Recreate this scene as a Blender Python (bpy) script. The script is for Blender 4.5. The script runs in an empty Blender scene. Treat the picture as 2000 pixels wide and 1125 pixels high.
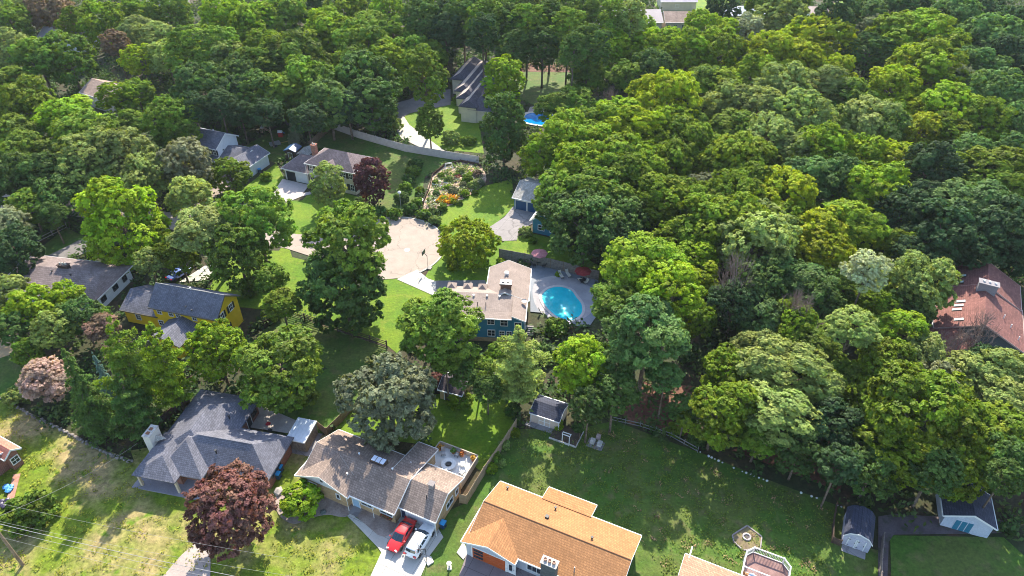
import bpy, math, random
import numpy as np
from mathutils import Vector, Matrix

# ------------------------------------------------------------------ camera, sky, sun, exposure
sc = bpy.context.scene
COL = sc.collection
CAM_H, PITCH, FPX = 75.0, math.radians(37.4), 1389.0
cd = bpy.data.cameras.new('camera'); cam = bpy.data.objects.new('camera', cd); COL.objects.link(cam)
cam.location = (0, 0, CAM_H); cam.rotation_euler = (math.pi / 2 - PITCH, 0, 0)
cd.sensor_width = 36.0; cd.lens = 36.0 * FPX / 2000.0; cd.clip_start = 1.0; cd.clip_end = 3000.0
sc.camera = cam
SUN_EL, SUN_AZ = math.radians(39), math.radians(84)       # azimuth counted from +X towards +Y
w = bpy.data.worlds.new('World'); sc.world = w; w.use_nodes = True
wn = w.node_tree.nodes; bg = wn['Background']
sky = wn.new('ShaderNodeTexSky'); sky.sky_type = 'NISHITA'; sky.sun_disc = False
sky.sun_elevation = SUN_EL; sky.sun_rotation = math.pi / 2 - SUN_AZ
w.node_tree.links.new(sky.outputs[0], bg.inputs[0]); bg.inputs[1].default_value = 0.15
sd = bpy.data.lights.new('sun', 'SUN'); sd.energy = 4.0; sd.angle = math.radians(0.5); sd.color = (1.0, 0.92, 0.76)
so = bpy.data.objects.new('sun', sd); COL.objects.link(so)
tow = Vector((math.cos(SUN_EL) * math.cos(SUN_AZ), math.cos(SUN_EL) * math.sin(SUN_AZ), math.sin(SUN_EL)))
so.rotation_euler = (-tow).to_track_quat('-Z', 'Y').to_euler(); so.location = (0, 60, 150)
sc.view_settings.view_transform = 'Standard'; sc.view_settings.look = 'None'
sc.view_settings.exposure = 1.48; sc.view_settings.gamma = 1.0
sc.cycles.filter_width = 1.0

# ------------------------------------------------------------------ helpers
_cp, _sp = math.cos(PITCH), math.sin(PITCH)
def at(u, v, z=0.0):
    """pixel of the 2000 x 1125 photograph -> point on the horizontal plane at height z"""
    a = (u - 1000.0) / FPX; b = (562.5 - v) / FPX
    d = (a, _cp + b * _sp, -_sp + b * _cp)
    t = (z - CAM_H) / d[2]
    return (d[0] * t, d[1] * t, z)
def proj(P):
    x, y, z = P[0], P[1], P[2] - CAM_H
    dep = y * _cp - z * _sp
    return (1000 + FPX * x / dep, 562.5 - FPX * (y * _sp + z * _cp) / dep, dep)
GROUPS = {'wheeled_bin': 'blue-lidded bins', 'garden_chair': 'garden chairs', 'sun_lounger': 'pool loungers', 'potted_plant': 'potted plants on the white deck', 'parked_car': 'parked cars', 'patio_umbrella': 'patio umbrellas', 'patio_table': 'tables under umbrellas', 'basketball_hoop': 'basketball hoops', 'raised_bed': 'raised beds in the vegetable plot',
          'broadleaf_tree': 'woodland and garden trees', 'spruce_tree': 'spruces', 'pine_tree': 'pines', 'bare_tree': 'bare trees', 'shrub': 'garden shrubs', 'overhead_wire': 'overhead wires', 'boulder': 'boulders in the mulch bed', 'wood_fence': 'wooden fences', 'rail_fence': 'rail fences', 'raised_deck': 'raised decks', 'swimming_pool': 'swimming pools'}
def tag(o, label=None, cat=None, group=None, kind=None):
    if label: o['label'] = label
    if label and cat and not group: group = GROUPS.get(o.name.split('.')[0])
    if cat: o['category'] = cat
    if group: o['group'] = group
    if kind: o['kind'] = kind
    return o
def thing(name, label, cat, loc=(0, 0, 0), rz=0.0, group=None):
    o = bpy.data.objects.new(name, None); COL.objects.link(o)
    o.empty_display_size = 0.3
    o.location = loc; o.rotation_euler = (0, 0, math.radians(rz))
    return tag(o, label, cat, group)
def link(name, me, parent=None, loc=None, rz=None):
    o = bpy.data.objects.new(name, me); COL.objects.link(o)
    if parent: o.parent = parent
    if loc is not None: o.location = loc
    if rz is not None: o.rotation_euler = (0, 0, math.radians(rz))
    return o
def kids(o): return [c for c in bpy.data.objects if c.parent == o]
def copy_tree(o, parent=None):
    c = o.copy(); COL.objects.link(c)
    if parent: c.parent = parent
    for ch in kids(o): copy_tree(ch, c)
    return c

class MB:
    def __init__(s): s.v = []; s.f = []; s.m = []
    def add(s, vs, fs, mi=0):
        n = len(s.v); s.v += [tuple(p) for p in vs]
        for f in fs: s.f.append([n + i for i in f]); s.m.append(mi)
        return s
    def box(s, x0, x1, y0, y1, z0, z1, mi=0):
        if x0 > x1: x0, x1 = x1, x0
        if y0 > y1: y0, y1 = y1, y0
        vs = [(x0, y0, z0), (x1, y0, z0), (x1, y1, z0), (x0, y1, z0), (x0, y0, z1), (x1, y0, z1), (x1, y1, z1), (x0, y1, z1)]
        return s.add(vs, [(3, 2, 1, 0), (4, 5, 6, 7), (0, 1, 5, 4), (1, 2, 6, 5), (2, 3, 7, 6), (3, 0, 4, 7)], mi)
    def prism(s, poly, z0, z1, mi=0):
        n = len(poly)
        vs = [(p[0], p[1], z0) for p in poly] + [(p[0], p[1], z1) for p in poly]
        fs = [tuple(range(n - 1, -1, -1)), tuple(range(n, 2 * n))] + [(i, (i + 1) % n, n + (i + 1) % n, n + i) for i in range(n)]
        return s.add(vs, fs, mi)
    def extr(s, prof, vec, mi=0):
        n = len(prof)
        vs = [tuple(p) for p in prof] + [(p[0] + vec[0], p[1] + vec[1], p[2] + vec[2]) for p in prof]
        fs = [tuple(range(n - 1, -1, -1)), tuple(range(n, 2 * n))] + [(i, (i + 1) % n, n + (i + 1) % n, n + i) for i in range(n)]
        return s.add(vs, fs, mi)
    def tube(s, pts, rad, n=8, mi=0, cap=True):
        pts = [Vector(p) for p in pts]
        if not isinstance(rad, (list, tuple)): rad = [rad] * len(pts)
        base = len(s.v); up = Vector((0, 0, 1))
        for i, p in enumerate(pts):
            t = (pts[min(i + 1, len(pts) - 1)] - pts[max(i - 1, 0)])
            t = t.normalized() if t.length > 1e-9 else up
            a = t.cross(up)
            if a.length < 1e-3: a = Vector((1, 0, 0))
            a.normalize(); b = t.cross(a)
            for k in range(n):
                q = p + (a * math.cos(2 * math.pi * k / n) + b * math.sin(2 * math.pi * k / n)) * rad[i]
                s.v.append(tuple(q))
        for i in range(len(pts) - 1):
            for k in range(n):
                k2 = (k + 1) % n
                s.f.append([base + i * n + k, base + i * n + k2, base + (i + 1) * n + k2, base + (i + 1) * n + k]); s.m.append(mi)
        if cap:
            s.f.append([base + k for k in range(n - 1, -1, -1)]); s.m.append(mi)
            e = base + (len(pts) - 1) * n
            s.f.append([e + k for k in range(n)]); s.m.append(mi)
        return s
    def lathe(s, prof, c=(0, 0, 0), n=16, mi=0):
        b = len(s.v)
        for r, z in prof:
            for k in range(n):
                a = 2 * math.pi * k / n; s.v.append((c[0] + r * math.cos(a), c[1] + r * math.sin(a), c[2] + z))
        for i in range(len(prof) - 1):
            for k in range(n):
                k2 = (k + 1) % n
                s.f.append([b + i * n + k, b + i * n + k2, b + (i + 1) * n + k2, b + (i + 1) * n + k]); s.m.append(mi)
        s.f.append([b + k for k in range(n - 1, -1, -1)]); s.m.append(mi)
        e = b + (len(prof) - 1) * n
        s.f.append([e + k for k in range(n)]); s.m.append(mi)
        return s
    def rock(s, c, r, rnd, mi=0, flat=.7):
        import bmesh
        bm = bmesh.new(); bmesh.ops.create_icosphere(bm, subdivisions=1, radius=1.0)
        bm.verts.ensure_lookup_table()
        vs = [(c[0] + v.co.x * r * rnd.uniform(.8, 1.2), c[1] + v.co.y * r * rnd.uniform(.8, 1.2), c[2] + v.co.z * r * flat * rnd.uniform(.8, 1.15)) for v in bm.verts]
        fs = [[v.index for v in f.verts] for f in bm.faces]; bm.free()
        return s.add(vs, fs, mi)
    def mesh(s, name, mats, smooth=False):
        me = bpy.data.meshes.new(name); me.from_pydata(s.v, [], s.f)
        for m in (mats if isinstance(mats, (list, tuple)) else [mats]): me.materials.append(m)
        if any(s.m): me.polygons.foreach_set('material_index', s.m)
        if smooth: me.polygons.foreach_set('use_smooth', [True] * len(me.polygons))
        me.update(); return me
    def build(s, name, mats, parent=None, loc=None, rz=None, smooth=False):
        return link(name, s.mesh(name, mats, smooth), parent, loc, rz)

# ------------------------------------------------------------------ materials
def lin(r, g, b): return tuple(((c / 255 / 12.92) if c / 255 <= .04045 else ((c / 255 + .055) / 1.055) ** 2.4) for c in (r, g, b))
_mats = {}
def _new(name):
    m = bpy.data.materials.new(name); m.use_nodes = True
    return m, m.node_tree.nodes, m.node_tree.links, m.node_tree.nodes['Principled BSDF']
def _mix(N, L, a, b, fac):
    x = N.new('ShaderNodeMix'); x.data_type = 'RGBA'
    for k, val in ((6, a), (7, b)):
        if hasattr(val, 'links') or hasattr(val, 'is_output'): L.new(val, x.inputs[k])
        else: x.inputs[k].default_value = (*val, 1)
    if hasattr(fac, 'is_output'): L.new(fac, x.inputs[0])
    else: x.inputs[0].default_value = fac
    return x.outputs[2]
def _noise(N, L, vec, scale, detail=4, rough=.55):
    n = N.new('ShaderNodeTexNoise'); n.inputs['Scale'].default_value = scale; n.inputs['Detail'].default_value = detail
    n.inputs['Roughness'].default_value = rough
    L.new(vec, n.inputs['Vector']); return n.outputs['Fac']
def _ramp(N, L, fac, lo, hi):
    r = N.new('ShaderNodeMapRange'); r.inputs[1].default_value = lo; r.inputs[2].default_value = hi; r.clamp = True
    L.new(fac, r.inputs[0]); return r.outputs[0]
def _scalecol(N, L, col, fac, lo, hi):
    """multiply colour by a value running lo..hi with fac 0..1"""
    r = N.new('ShaderNodeMapRange'); r.inputs[1].default_value = .25; r.inputs[2].default_value = .75
    r.inputs[3].default_value = lo; r.inputs[4].default_value = hi; L.new(fac, r.inputs[0])
    m = N.new('ShaderNodeVectorMath'); m.operation = 'SCALE'
    L.new(col, m.inputs[0]); L.new(r.outputs[0], m.inputs['Scale']); return m.outputs[0]
def M(name, c1, c2=None, sc1=.5, lo=.4, hi=.6, fine=6.0, amp=.18, rough=.85, bump=0.0, spec=.25, metal=0.0, c3=None, sc3=3.0, mott=0):
    if name in _mats: return _mats[name]
    m, N, L, P = _new(name)
    tc = N.new('ShaderNodeTexCoord').outputs['Object']
    f1 = _ramp(N, L, _noise(N, L, tc, sc1), lo, hi)
    col = _mix(N, L, c1, c2 or c1, f1)
    if c3: col = _mix(N, L, col, c3, _ramp(N, L, _noise(N, L, tc, sc3, 3), .55, .7))
    if mott: col = _scalecol(N, L, col, _noise(N, L, tc, .7, 6, .75), 1 - mott, 1 + mott)
    ff = _noise(N, L, tc, fine, 5, .7)
    col = _scalecol(N, L, col, ff, 1 - amp, 1 + amp)
    L.new(col, P.inputs['Base Color']); P.inputs['Roughness'].default_value = rough
    P.inputs['Specular IOR Level'].default_value = spec; P.inputs['Metallic'].default_value = metal
    if bump:
        b = N.new('ShaderNodeBump'); b.inputs['Strength'].default_value = bump; b.inputs['Distance'].default_value = .15
        L.new(ff, b.inputs['Height']); L.new(b.outputs[0], P.inputs['Normal'])
    _mats[name] = m; return m
def shingle(name, c, stain=.25, row=.27, rough=.9, contrast=1.0, zmul=2.3):
    if name in _mats: return _mats[name]
    m, N, L, P = _new(name)
    tc = N.new('ShaderNodeTexCoord').outputs['Object']
    sp = N.new('ShaderNodeSeparateXYZ'); L.new(tc, sp.inputs[0])
    ad = N.new('ShaderNodeMath'); ad.operation = 'ADD'; L.new(sp.outputs[0], ad.inputs[0]); L.new(sp.outputs[1], ad.inputs[1])
    mz = N.new('ShaderNodeMath'); mz.operation = 'MULTIPLY'; mz.inputs[1].default_value = zmul; L.new(sp.outputs[2], mz.inputs[0])
    cb = N.new('ShaderNodeCombineXYZ'); L.new(ad.outputs[0], cb.inputs[0]); L.new(mz.outputs[0], cb.inputs[1])
    br = N.new('ShaderNodeTexBrick'); L.new(cb.outputs[0], br.inputs['Vector']); br.inputs['Scale'].default_value = 1.0
    br.inputs['Brick Width'].default_value = .34; br.inputs['Row Height'].default_value = row; br.inputs['Mortar Size'].default_value = .022
    k = contrast
    br.inputs['Color1'].default_value = (*[x * (1 - .2 * k) for x in c], 1); br.inputs['Color2'].default_value = (*[x * (1 + .22 * k) for x in c], 1)
    br.inputs['Mortar'].default_value = (*[x * (1 - .45 * k) for x in c], 1)
    s1 = _noise(N, L, tc, .35, 5, .65)
    col = _scalecol(N, L, br.outputs['Color'], s1, 1 - stain, 1 + stain)
    s2 = _noise(N, L, tc, 9, 4, .8); col = _scalecol(N, L, col, s2, .75, 1.25)
    L.new(col, P.inputs['Base Color']); P.inputs['Roughness'].default_value = rough; P.inputs['Specular IOR Level'].default_value = .3
    b = N.new('ShaderNodeBump'); b.inputs['Strength'].default_value = .35; b.inputs['Distance'].default_value = .05
    L.new(s2, b.inputs['Height']); L.new(b.outputs[0], P.inputs['Normal'])
    _mats[name] = m; return m
def bricks(name, c, mortar, w_=.45, h_=.18):
    if name in _mats: return _mats[name]
    m, N, L, P = _new(name)
    tc = N.new('ShaderNodeTexCoord').outputs['Object']
    sp = N.new('ShaderNodeSeparateXYZ'); L.new(tc, sp.inputs[0])
    ad = N.new('ShaderNodeMath'); ad.operation = 'ADD'; L.new(sp.outputs[0], ad.inputs[0]); L.new(sp.outputs[1], ad.inputs[1])
    cb = N.new('ShaderNodeCombineXYZ'); L.new(ad.outputs[0], cb.inputs[0]); L.new(sp.outputs[2], cb.inputs[1])
    br = N.new('ShaderNodeTexBrick'); L.new(cb.outputs[0], br.inputs['Vector']); br.inputs['Scale'].default_value = 1.0
    br.inputs['Brick Width'].default_value = w_; br.inputs['Row Height'].default_value = h_; br.inputs['Mortar Size'].default_value = .015
    br.inputs['Color1'].default_value = (*[x * .8 for x in c], 1); br.inputs['Color2'].default_value = (*[x * 1.2 for x in c], 1)
    br.inputs['Mortar'].default_value = (*mortar, 1)
    col = _scalecol(N, L, br.outputs['Color'], _noise(N, L, tc, 1.2, 4), .82, 1.15)
    L.new(col, P.inputs['Base Color']); P.inputs['Roughness'].default_value = .9
    _mats[name] = m; return m
def siding(name, c, pitch=.22):
    """horizontal lapped boards, laid by height"""
    if name in _mats: return _mats[name]
    m, N, L, P = _new(name)
    tc = N.new('ShaderNodeTexCoord').outputs['Object']
    sp = N.new('ShaderNodeSeparateXYZ'); L.new(tc, sp.inputs[0])
    md = N.new('ShaderNodeMath'); md.operation = 'MODULO'; md.inputs[1].default_value = pitch; L.new(sp.outputs[2], md.inputs[0])
    f = _ramp(N, L, md.outputs[0], 0, pitch * .22)
    col = _mix(N, L, [x * .7 for x in c], c, f)
    col = _scalecol(N, L, col, _noise(N, L, tc, .8, 4), .88, 1.1)
    L.new(col, P.inputs['Base Color']); P.inputs['Roughness'].default_value = .65
    _mats[name] = m; return m
def paint(name, c, rough=.5, metal=0, spec=.5, coat=0):
    if name in _mats: return _mats[name]
    m, N, L, P = _new(name)
    tc = N.new('ShaderNodeTexCoord').outputs['Object']
    rgb = N.new('ShaderNodeRGB'); rgb.outputs[0].default_value = (*c, 1)
    L.new(_scalecol(N, L, rgb.outputs[0], _noise(N, L, tc, 3, 3), .93, 1.07), P.inputs['Base Color'])
    P.inputs['Roughness'].default_value = rough; P.inputs['Metallic'].default_value = metal; P.inputs['Specular IOR Level'].default_value = spec
    P.inputs['Coat Weight'].default_value = coat; P.inputs['Coat Roughness'].default_value = .08
    _mats[name] = m; return m
def slab(name, c, size=3.0, crack=.0, joint=.02, amp=.1):
    """paving cast in slabs with dark joints, stains and hairline cracks"""
    if name in _mats: return _mats[name]
    m, N, L, P = _new(name)
    tc = N.new('ShaderNodeTexCoord').outputs['Object']
    mp = N.new('ShaderNodeMapping'); mp.inputs['Rotation'].default_value = (0, 0, .43); L.new(tc, mp.inputs[0])
    br = N.new('ShaderNodeTexBrick'); L.new(mp.outputs[0], br.inputs['Vector']); br.inputs['Scale'].default_value = 1.0; br.offset = 0
    br.inputs['Brick Width'].default_value = size; br.inputs['Row Height'].default_value = size; br.inputs['Mortar Size'].default_value = joint if size < 50 else 0
    br.inputs['Color1'].default_value = (*[x * .94 for x in c], 1); br.inputs['Color2'].default_value = (*[x * 1.05 for x in c], 1); br.inputs['Mortar'].default_value = (*[x * .45 for x in c], 1)
    col = _scalecol(N, L, br.outputs['Color'], _noise(N, L, tc, .45, 6, .7), 1 - amp * 1.6, 1 + amp)
    col = _scalecol(N, L, col, _noise(N, L, tc, 6, 4, .7), 1 - amp, 1 + amp)
    if crack:
        nz = N.new('ShaderNodeTexNoise'); nz.inputs['Scale'].default_value = .9; nz.inputs['Detail'].default_value = 5; L.new(tc, nz.inputs['Vector'])
        ad = N.new('ShaderNodeVectorMath'); ad.operation = 'MULTIPLY_ADD'; ad.inputs[1].default_value = (2.2, 2.2, 0); L.new(nz.outputs['Color'], ad.inputs[0]); L.new(tc, ad.inputs[2])
        vo = N.new('ShaderNodeTexVoronoi'); vo.feature = 'DISTANCE_TO_EDGE'; vo.inputs['Scale'].default_value = crack; L.new(ad.outputs[0], vo.inputs['Vector'])
        col = _mix(N, L, [x * .66 for x in c], col, _ramp(N, L, vo.outputs['Distance'], .002, .014))
    L.new(col, P.inputs['Base Color']); P.inputs['Roughness'].default_value = .9; P.inputs['Specular IOR Level'].default_value = .2
    _mats[name] = m; return m
def leafmat(name, transl=.32, gloss=.015):
    m, N, L, P = _new(name); N.remove(P)
    out = N['Material Output']
    oi = N.new('ShaderNodeObjectInfo'); at_ = N.new('ShaderNodeAttribute'); at_.attribute_name = 'tint'
    hs = N.new('ShaderNodeHueSaturation')
    h = N.new('ShaderNodeMapRange'); h.inputs[3].default_value = .468; h.inputs[4].default_value = .522; L.new(at_.outputs['Fac'], h.inputs[0])
    v = N.new('ShaderNodeMapRange'); v.inputs[3].default_value = .55; v.inputs[4].default_value = 1.5
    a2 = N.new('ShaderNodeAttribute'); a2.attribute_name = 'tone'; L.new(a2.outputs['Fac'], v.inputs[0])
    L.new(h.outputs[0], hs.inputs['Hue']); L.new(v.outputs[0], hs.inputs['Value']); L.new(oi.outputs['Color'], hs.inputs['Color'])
    d = N.new('ShaderNodeBsdfDiffuse'); t = N.new('ShaderNodeBsdfTranslucent'); g = N.new('ShaderNodeBsdfGlossy')
    g.inputs['Roughness'].default_value = .6
    L.new(hs.outputs[0], d.inputs[0])
    tm = N.new('ShaderNodeMix'); tm.data_type = 'RGBA'; tm.blend_type = 'MULTIPLY'; tm.inputs[0].default_value = 1
    L.new(hs.outputs[0], tm.inputs[6]); tm.inputs[7].default_value = (1.4, 1.35, .35, 1); L.new(tm.outputs[2], t.inputs[0])
    m1 = N.new('ShaderNodeMixShader'); m1.inputs[0].default_value = transl; L.new(d.outputs[0], m1.inputs[1]); L.new(t.outputs[0], m1.inputs[2])
    m2 = N.new('ShaderNodeMixShader'); m2.inputs[0].default_value = gloss; L.new(m1.outputs[0], m2.inputs[1]); L.new(g.outputs[0], m2.inputs[2])
    L.new(m2.outputs[0], out.inputs[0]); _mats[name] = m; return m

WHITE = paint('white_trim', (.72, .72, .7), .5)
DARK = paint('dark_metal', (.03, .03, .035), .5)
GLASS = paint('window_glass', (.02, .03, .04), .08, 0, .8)
GREYM = paint('grey_metal', (.35, .36, .38), .4, .6)
WOOD = M('weathered_wood', (.19, .13, .085), (.28, .2, .14), .8, fine=5, amp=.3)
WOODD = M('dark_wood', (.07, .045, .035), (.13, .085, .06), .8, fine=5, amp=.3)
CONC = slab('pale_concrete', (.47, .44, .39), 3.0)
ASPH = slab('grey_asphalt', (.2, .185, .18), 99, .28, amp=.14)
BARK = M('bark', (.1, .07, .05), (.2, .15, .11), 1.5, fine=6, amp=.35)
LEAF = leafmat('leaves')
STONE = M('pale_stone', (.42, .39, .35), (.6, .57, .52), 2, fine=7, amp=.25)
# ------------------------------------------------------------------ the ground
from mathutils.geometry import tessellate_polygon
SHEETS = 0
ZONES = []      # polygons where no undergrowth may stand
def sheet(name, pts, z, mat, label=None, smooth_n=0, block=True, kind='structure', cat=None, group=None):
    """a flat sheet over a polygon of world points; its rim hangs 6 cm down so it has an edge"""
    if smooth_n:
        P = [Vector((p[0], p[1], 0)) for p in pts]; n = len(P); Q = []
        for i in range(n):
            a, b, c, d = P[i - 1], P[i], P[(i + 1) % n], P[(i + 2) % n]
            for k in range(smooth_n):
                t = k / smooth_n
                Q.append(.5 * ((2 * b) + (-a + c) * t + (2 * a - 5 * b + 4 * c - d) * t * t + (-a + 3 * b - 3 * c + d) * t ** 3))
        pts = [(q.x, q.y) for q in Q]
    pts = [(p[0], p[1]) for p in pts]; global SHEETS
    SHEETS += 1; z = .02 + .003 * SHEETS
    if block: ZONES.append(np.array(pts))
    n = len(pts)
    tri = tessellate_polygon([[Vector((p[0], p[1], 0)) for p in pts]])
    mb = MB(); vs = [(p[0], p[1], z) for p in pts] + [(p[0], p[1], z - .06) for p in pts]
    fs = []
    for t in tri:
        a, b, c = [Vector(pts[i]) for i in t]
        if (b - a).cross(c - a) < 0: t = (t[0], t[2], t[1])
        fs.append(tuple(t))
    fs += [(i, (i + 1) % n, n + (i + 1) % n, n + i) for i in range(n)]
    mb.add(vs, fs)
    o = mb.build(name, mat)
    return tag(o, label, cat, group, kind)
def px(*pts): return [at(u, v) for u, v in pts]

FLOOR = M('forest_floor', (.03, .045, .015), (.05, .042, .02), .12, fine=1.6, amp=.5, bump=.6, c3=(.07, .04, .025), sc3=.35)
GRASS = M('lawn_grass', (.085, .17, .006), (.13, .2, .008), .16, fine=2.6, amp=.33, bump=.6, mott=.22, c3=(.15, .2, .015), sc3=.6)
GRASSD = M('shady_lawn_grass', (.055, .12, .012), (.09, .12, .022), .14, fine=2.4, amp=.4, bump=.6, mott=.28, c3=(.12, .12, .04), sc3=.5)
DRY = M('dry_lawn_grass', (.125, .175, .01), (.3, .225, .1), .1, .44, .6, fine=1.6, amp=.5, bump=.8, mott=.38, c3=(.095, .165, .007), sc3=.55)
MULCH = M('mulch', (.24, .18, .15), (.34, .27, .23), .6, fine=5, amp=.3, bump=.4)
LITTER = M('leaf_litter', (.12, .05, .035), (.17, .08, .05), .5, fine=3, amp=.4, bump=.5, c3=(.05, .05, .02), sc3=.9)

mb = MB(); mb.add([(-700, -80, 0), (700, -80, 0), (700, 1100, 0), (-700, 1100, 0)], [(0, 1, 2, 3)])
tag(mb.build('ground', FLOOR), kind='structure')
Z1, Z2, Z3, Z4 = .02, .045, .07, .095
sheet('lawn', px((-420, 690), (0, 775), (165, 862), (262, 900), (255, 880), (330, 868), (480, 890), (600, 850), (640, 850), (590, 930), (700, 1000), (745, 1075), (700, 1400), (-600, 1400)), Z1, DRY)
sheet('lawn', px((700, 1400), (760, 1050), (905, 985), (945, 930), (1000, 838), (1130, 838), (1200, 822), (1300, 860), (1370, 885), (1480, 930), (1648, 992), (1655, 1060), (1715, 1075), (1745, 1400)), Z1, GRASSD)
sheet('lawn', px((690, 800), (850, 770), (935, 770), (1012, 785), (1000, 838), (945, 925), (900, 890), (850, 872), (640, 842)), Z1, GRASS)
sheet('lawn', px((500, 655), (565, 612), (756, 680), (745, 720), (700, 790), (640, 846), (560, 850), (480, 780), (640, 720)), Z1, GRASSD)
sheet('lawn', px((405, 575), (425, 525), (470, 488), (545, 490), (560, 470), (600, 590), (770, 540), (862, 578), (850, 610), (775, 690), (758, 676), (566, 610), (470, 600)), Z1, GRASS)
sheet('lawn', px((828, 545), (865, 480), (860, 440), (960, 440), (985, 480), (1010, 500), (955, 560), (860, 560)), Z1, GRASS)
sheet('lawn', px((470, 372), (540, 318), (556, 350), (525, 392), (590, 392), (620, 360), (700, 385), (750, 430), (735, 430), (700, 470), (570, 462), (520, 400)), Z1, GRASS)
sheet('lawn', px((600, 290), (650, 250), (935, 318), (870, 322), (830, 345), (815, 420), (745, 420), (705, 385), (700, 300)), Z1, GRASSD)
sheet('lawn', px((855, 440), (868, 400), (940, 365), (1000, 350), (1005, 405), (962, 442)), Z1, GRASS)
sheet('lawn', px((975, 492), (985, 470), (1035, 455), (1075, 465), (1135, 500), (1180, 525), (1175, 552)), Z1, GRASS)
sheet('lawn', px((770, 205), (860, 205), (905, 190), (935, 235), (945, 300), (860, 292), (775, 270)), Z1, GRASS)
sheet('lawn', px((1000, 135), (1125, 140), (1100, 200), (1060, 212), (1015, 195)), Z1, GRASSD)
sheet('lawn', px((1738, 1046), (1960, 1050), (2060, 1140), (1745, 1300)), Z1, GRASSD)
sheet('lawn', px((-40, 690), (70, 700), (60, 790), (-40, 775)), Z1, GRASSD)
sheet('lawn', px((60, 500), (130, 445), (180, 470), (110, 500)), Z1, GRASSD)
sheet('lawn', px((1275, 5), (1420, -6), (1440, 30), (1300, 42)), Z1, GRASS)
sheet('lawn', px((1565, 30), (1660, -5), (1660, 70), (1585, 66)), Z1, GRASS)
sheet('lawn', px((470, 290), (560, 240), (590, 290), (540, 320)), Z1, GRASSD)
sheet('lawn', px((560, 500), (640, 520), (700, 560), (640, 600), (560, 590), (500, 560)), Z1, GRASS)
sheet('bare_soil', px((1, 655), (28, 655), (30, 690), (0, 700)), Z2, M('dry_soil', (.42, .28, .15), (.5, .36, .2), .5))
sheet('leaf_litter', px((1185, 770), (1260, 745), (1400, 760), (1420, 800), (1340, 850), (1230, 830)), Z1, LITTER, block=False)
sheet('leaf_litter', px((1430, 880), (1640, 960), (1660, 900), (1500, 850)), Z1, LITTER, block=False)
sheet('leaf_litter', px((1000, 122), (1130, 122), (1128, 142), (1003, 140)), Z1, LITTER, block=False)
# road and turning circle
ROADM = slab('pale_road', (.36, .295, .245), 99, .17, amp=.1)
circ = [(-23 + 10.3 * math.cos(a), 110.8 + 10.3 * math.sin(a)) for a in np.linspace(math.radians(163), math.radians(-148), 40)]
sheet('road', circ + [p[:2] for p in px((640, 512), (560, 486), (470, 470), (330, 448), (120, 420), (-40, 405), (-40, 375), (120, 388), (330, 415), (470, 440), (580, 458), (650, 462))], Z2, ROADM)
kr = MB()
a0 = np.linspace(math.radians(150), math.radians(-52), 44)
outer = [(-23 + 10.62 * math.cos(a), 110.8 + 10.62 * math.sin(a)) for a in a0]; inner = [(-23 + 10.3 * math.cos(a), 110.8 + 10.3 * math.sin(a)) for a in a0]
for i in range(43): kr.prism([inner[i + 1], inner[i], outer[i], outer[i + 1]], 0.0, .15)
tag(kr.build('kerb', CONC), kind='structure')
mh = MB(); mh.lathe([(.55, 0), (.55, .012)], (*at(795, 489)[:2], .09), 20)
tag(mh.build('manhole_cover', paint('pale_iron', (.6, .57, .52), .6)), 'round pale manhole cover in the middle of the turning circle', 'manhole cover')
# drives and paths
sheet('driveway', px((775, 546), (815, 527), (836, 545), (858, 552), (850, 580), (838, 574)), Z3, CONC)
sheet('driveway', px((852, 549), (948, 548), (952, 572), (850, 577)), Z4, ASPH)
GREYC = slab('grey_concrete', (.29, .265, .26), 3.4, .1)
sheet('driveway', px((1002, 404), (1053, 413), (1043, 436), (1012, 452), (1010, 470), (975, 472), (955, 445), (985, 425)), Z3, GREYC, smooth_n=0)
sheet('driveway', px((552, 350), (604, 362), (592, 378), (618, 372), (622, 376), (590, 384), (545, 402), (520, 398)), Z3, M('pink_concrete', (.42, .36, .34), (.5, .44, .41), .3))
sheet('driveway', px((395, 375), (445, 335), (480, 350), (440, 372), (400, 425), (350, 445), (345, 405)), Z3, ROADM)
sheet('driveway', px((350, 552), (400, 520), (440, 508), (445, 520), (400, 548)), Z3, CONC)
WDRIVE = slab('white_concrete', (.47, .45, .41), 3.2, 0, .025, .07)
sheet('driveway', px((780, 988), (850, 1022), (866, 1050), (840, 1085), (790, 1200), (690, 1200), (745, 1080), (735, 1065), (752, 1050)), Z3, WDRIVE)
sheet('path', px((676, 985), (690, 985), (693, 1010), (752, 1050), (748, 1078), (738, 1070), (700, 1030), (678, 1008)), Z3, CONC)
sheet('driveway', px((912, 1082), (985, 1112), (1020, 1095), (1080, 1125), (1060, 1300), (860, 1300), (898, 1120)), Z3, slab('purple_grey_concrete', (.22, .18, .18), 2.6, .12, .03))
sheet('path', px((892, 1080), (905, 1058), (915, 1080), (905, 1094)), Z3, CONC)
sheet('driveway', px((320, 1125), (355, 1085), (392, 1052), (412, 1060), (410, 1200), (270, 1200)), Z3, M('pinkish_drive', (.34, .28, .25), (.42, .35, .31), .3))
sheet('driveway', px((-10, 520), (95, 500), (165, 465), (176, 492), (140, 505), (95, 520)), Z3, ASPH)
sheet('driveway', px((765, 222), (785, 222), (800, 245), (875, 300), (850, 302), (785, 272), (770, 250)), Z3, CONC)
sheet('driveway', px((735, 212), (800, 195), (830, 180), (880, 175), (880, 205), (800, 222), (770, 240), (690, 250)), Z2, ASPH)
sheet('patio', px((480, 795), (500, 788), (585, 825), (570, 848), (490, 836)), Z3, M('patio_slab', (.34, .29, .26), (.42, .37, .33), .5))
sheet('path', px((1715, 1010), (1745, 1005), (1960, 1018), (1955, 1042), (1745, 1045), (1735, 1060), (1730, 1200), (1714, 1200)), Z2, M('gravel_path', (.085, .065, .07), (.12, .095, .1), .5, c3=(.05, .06, .03), sc3=.6))
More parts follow.
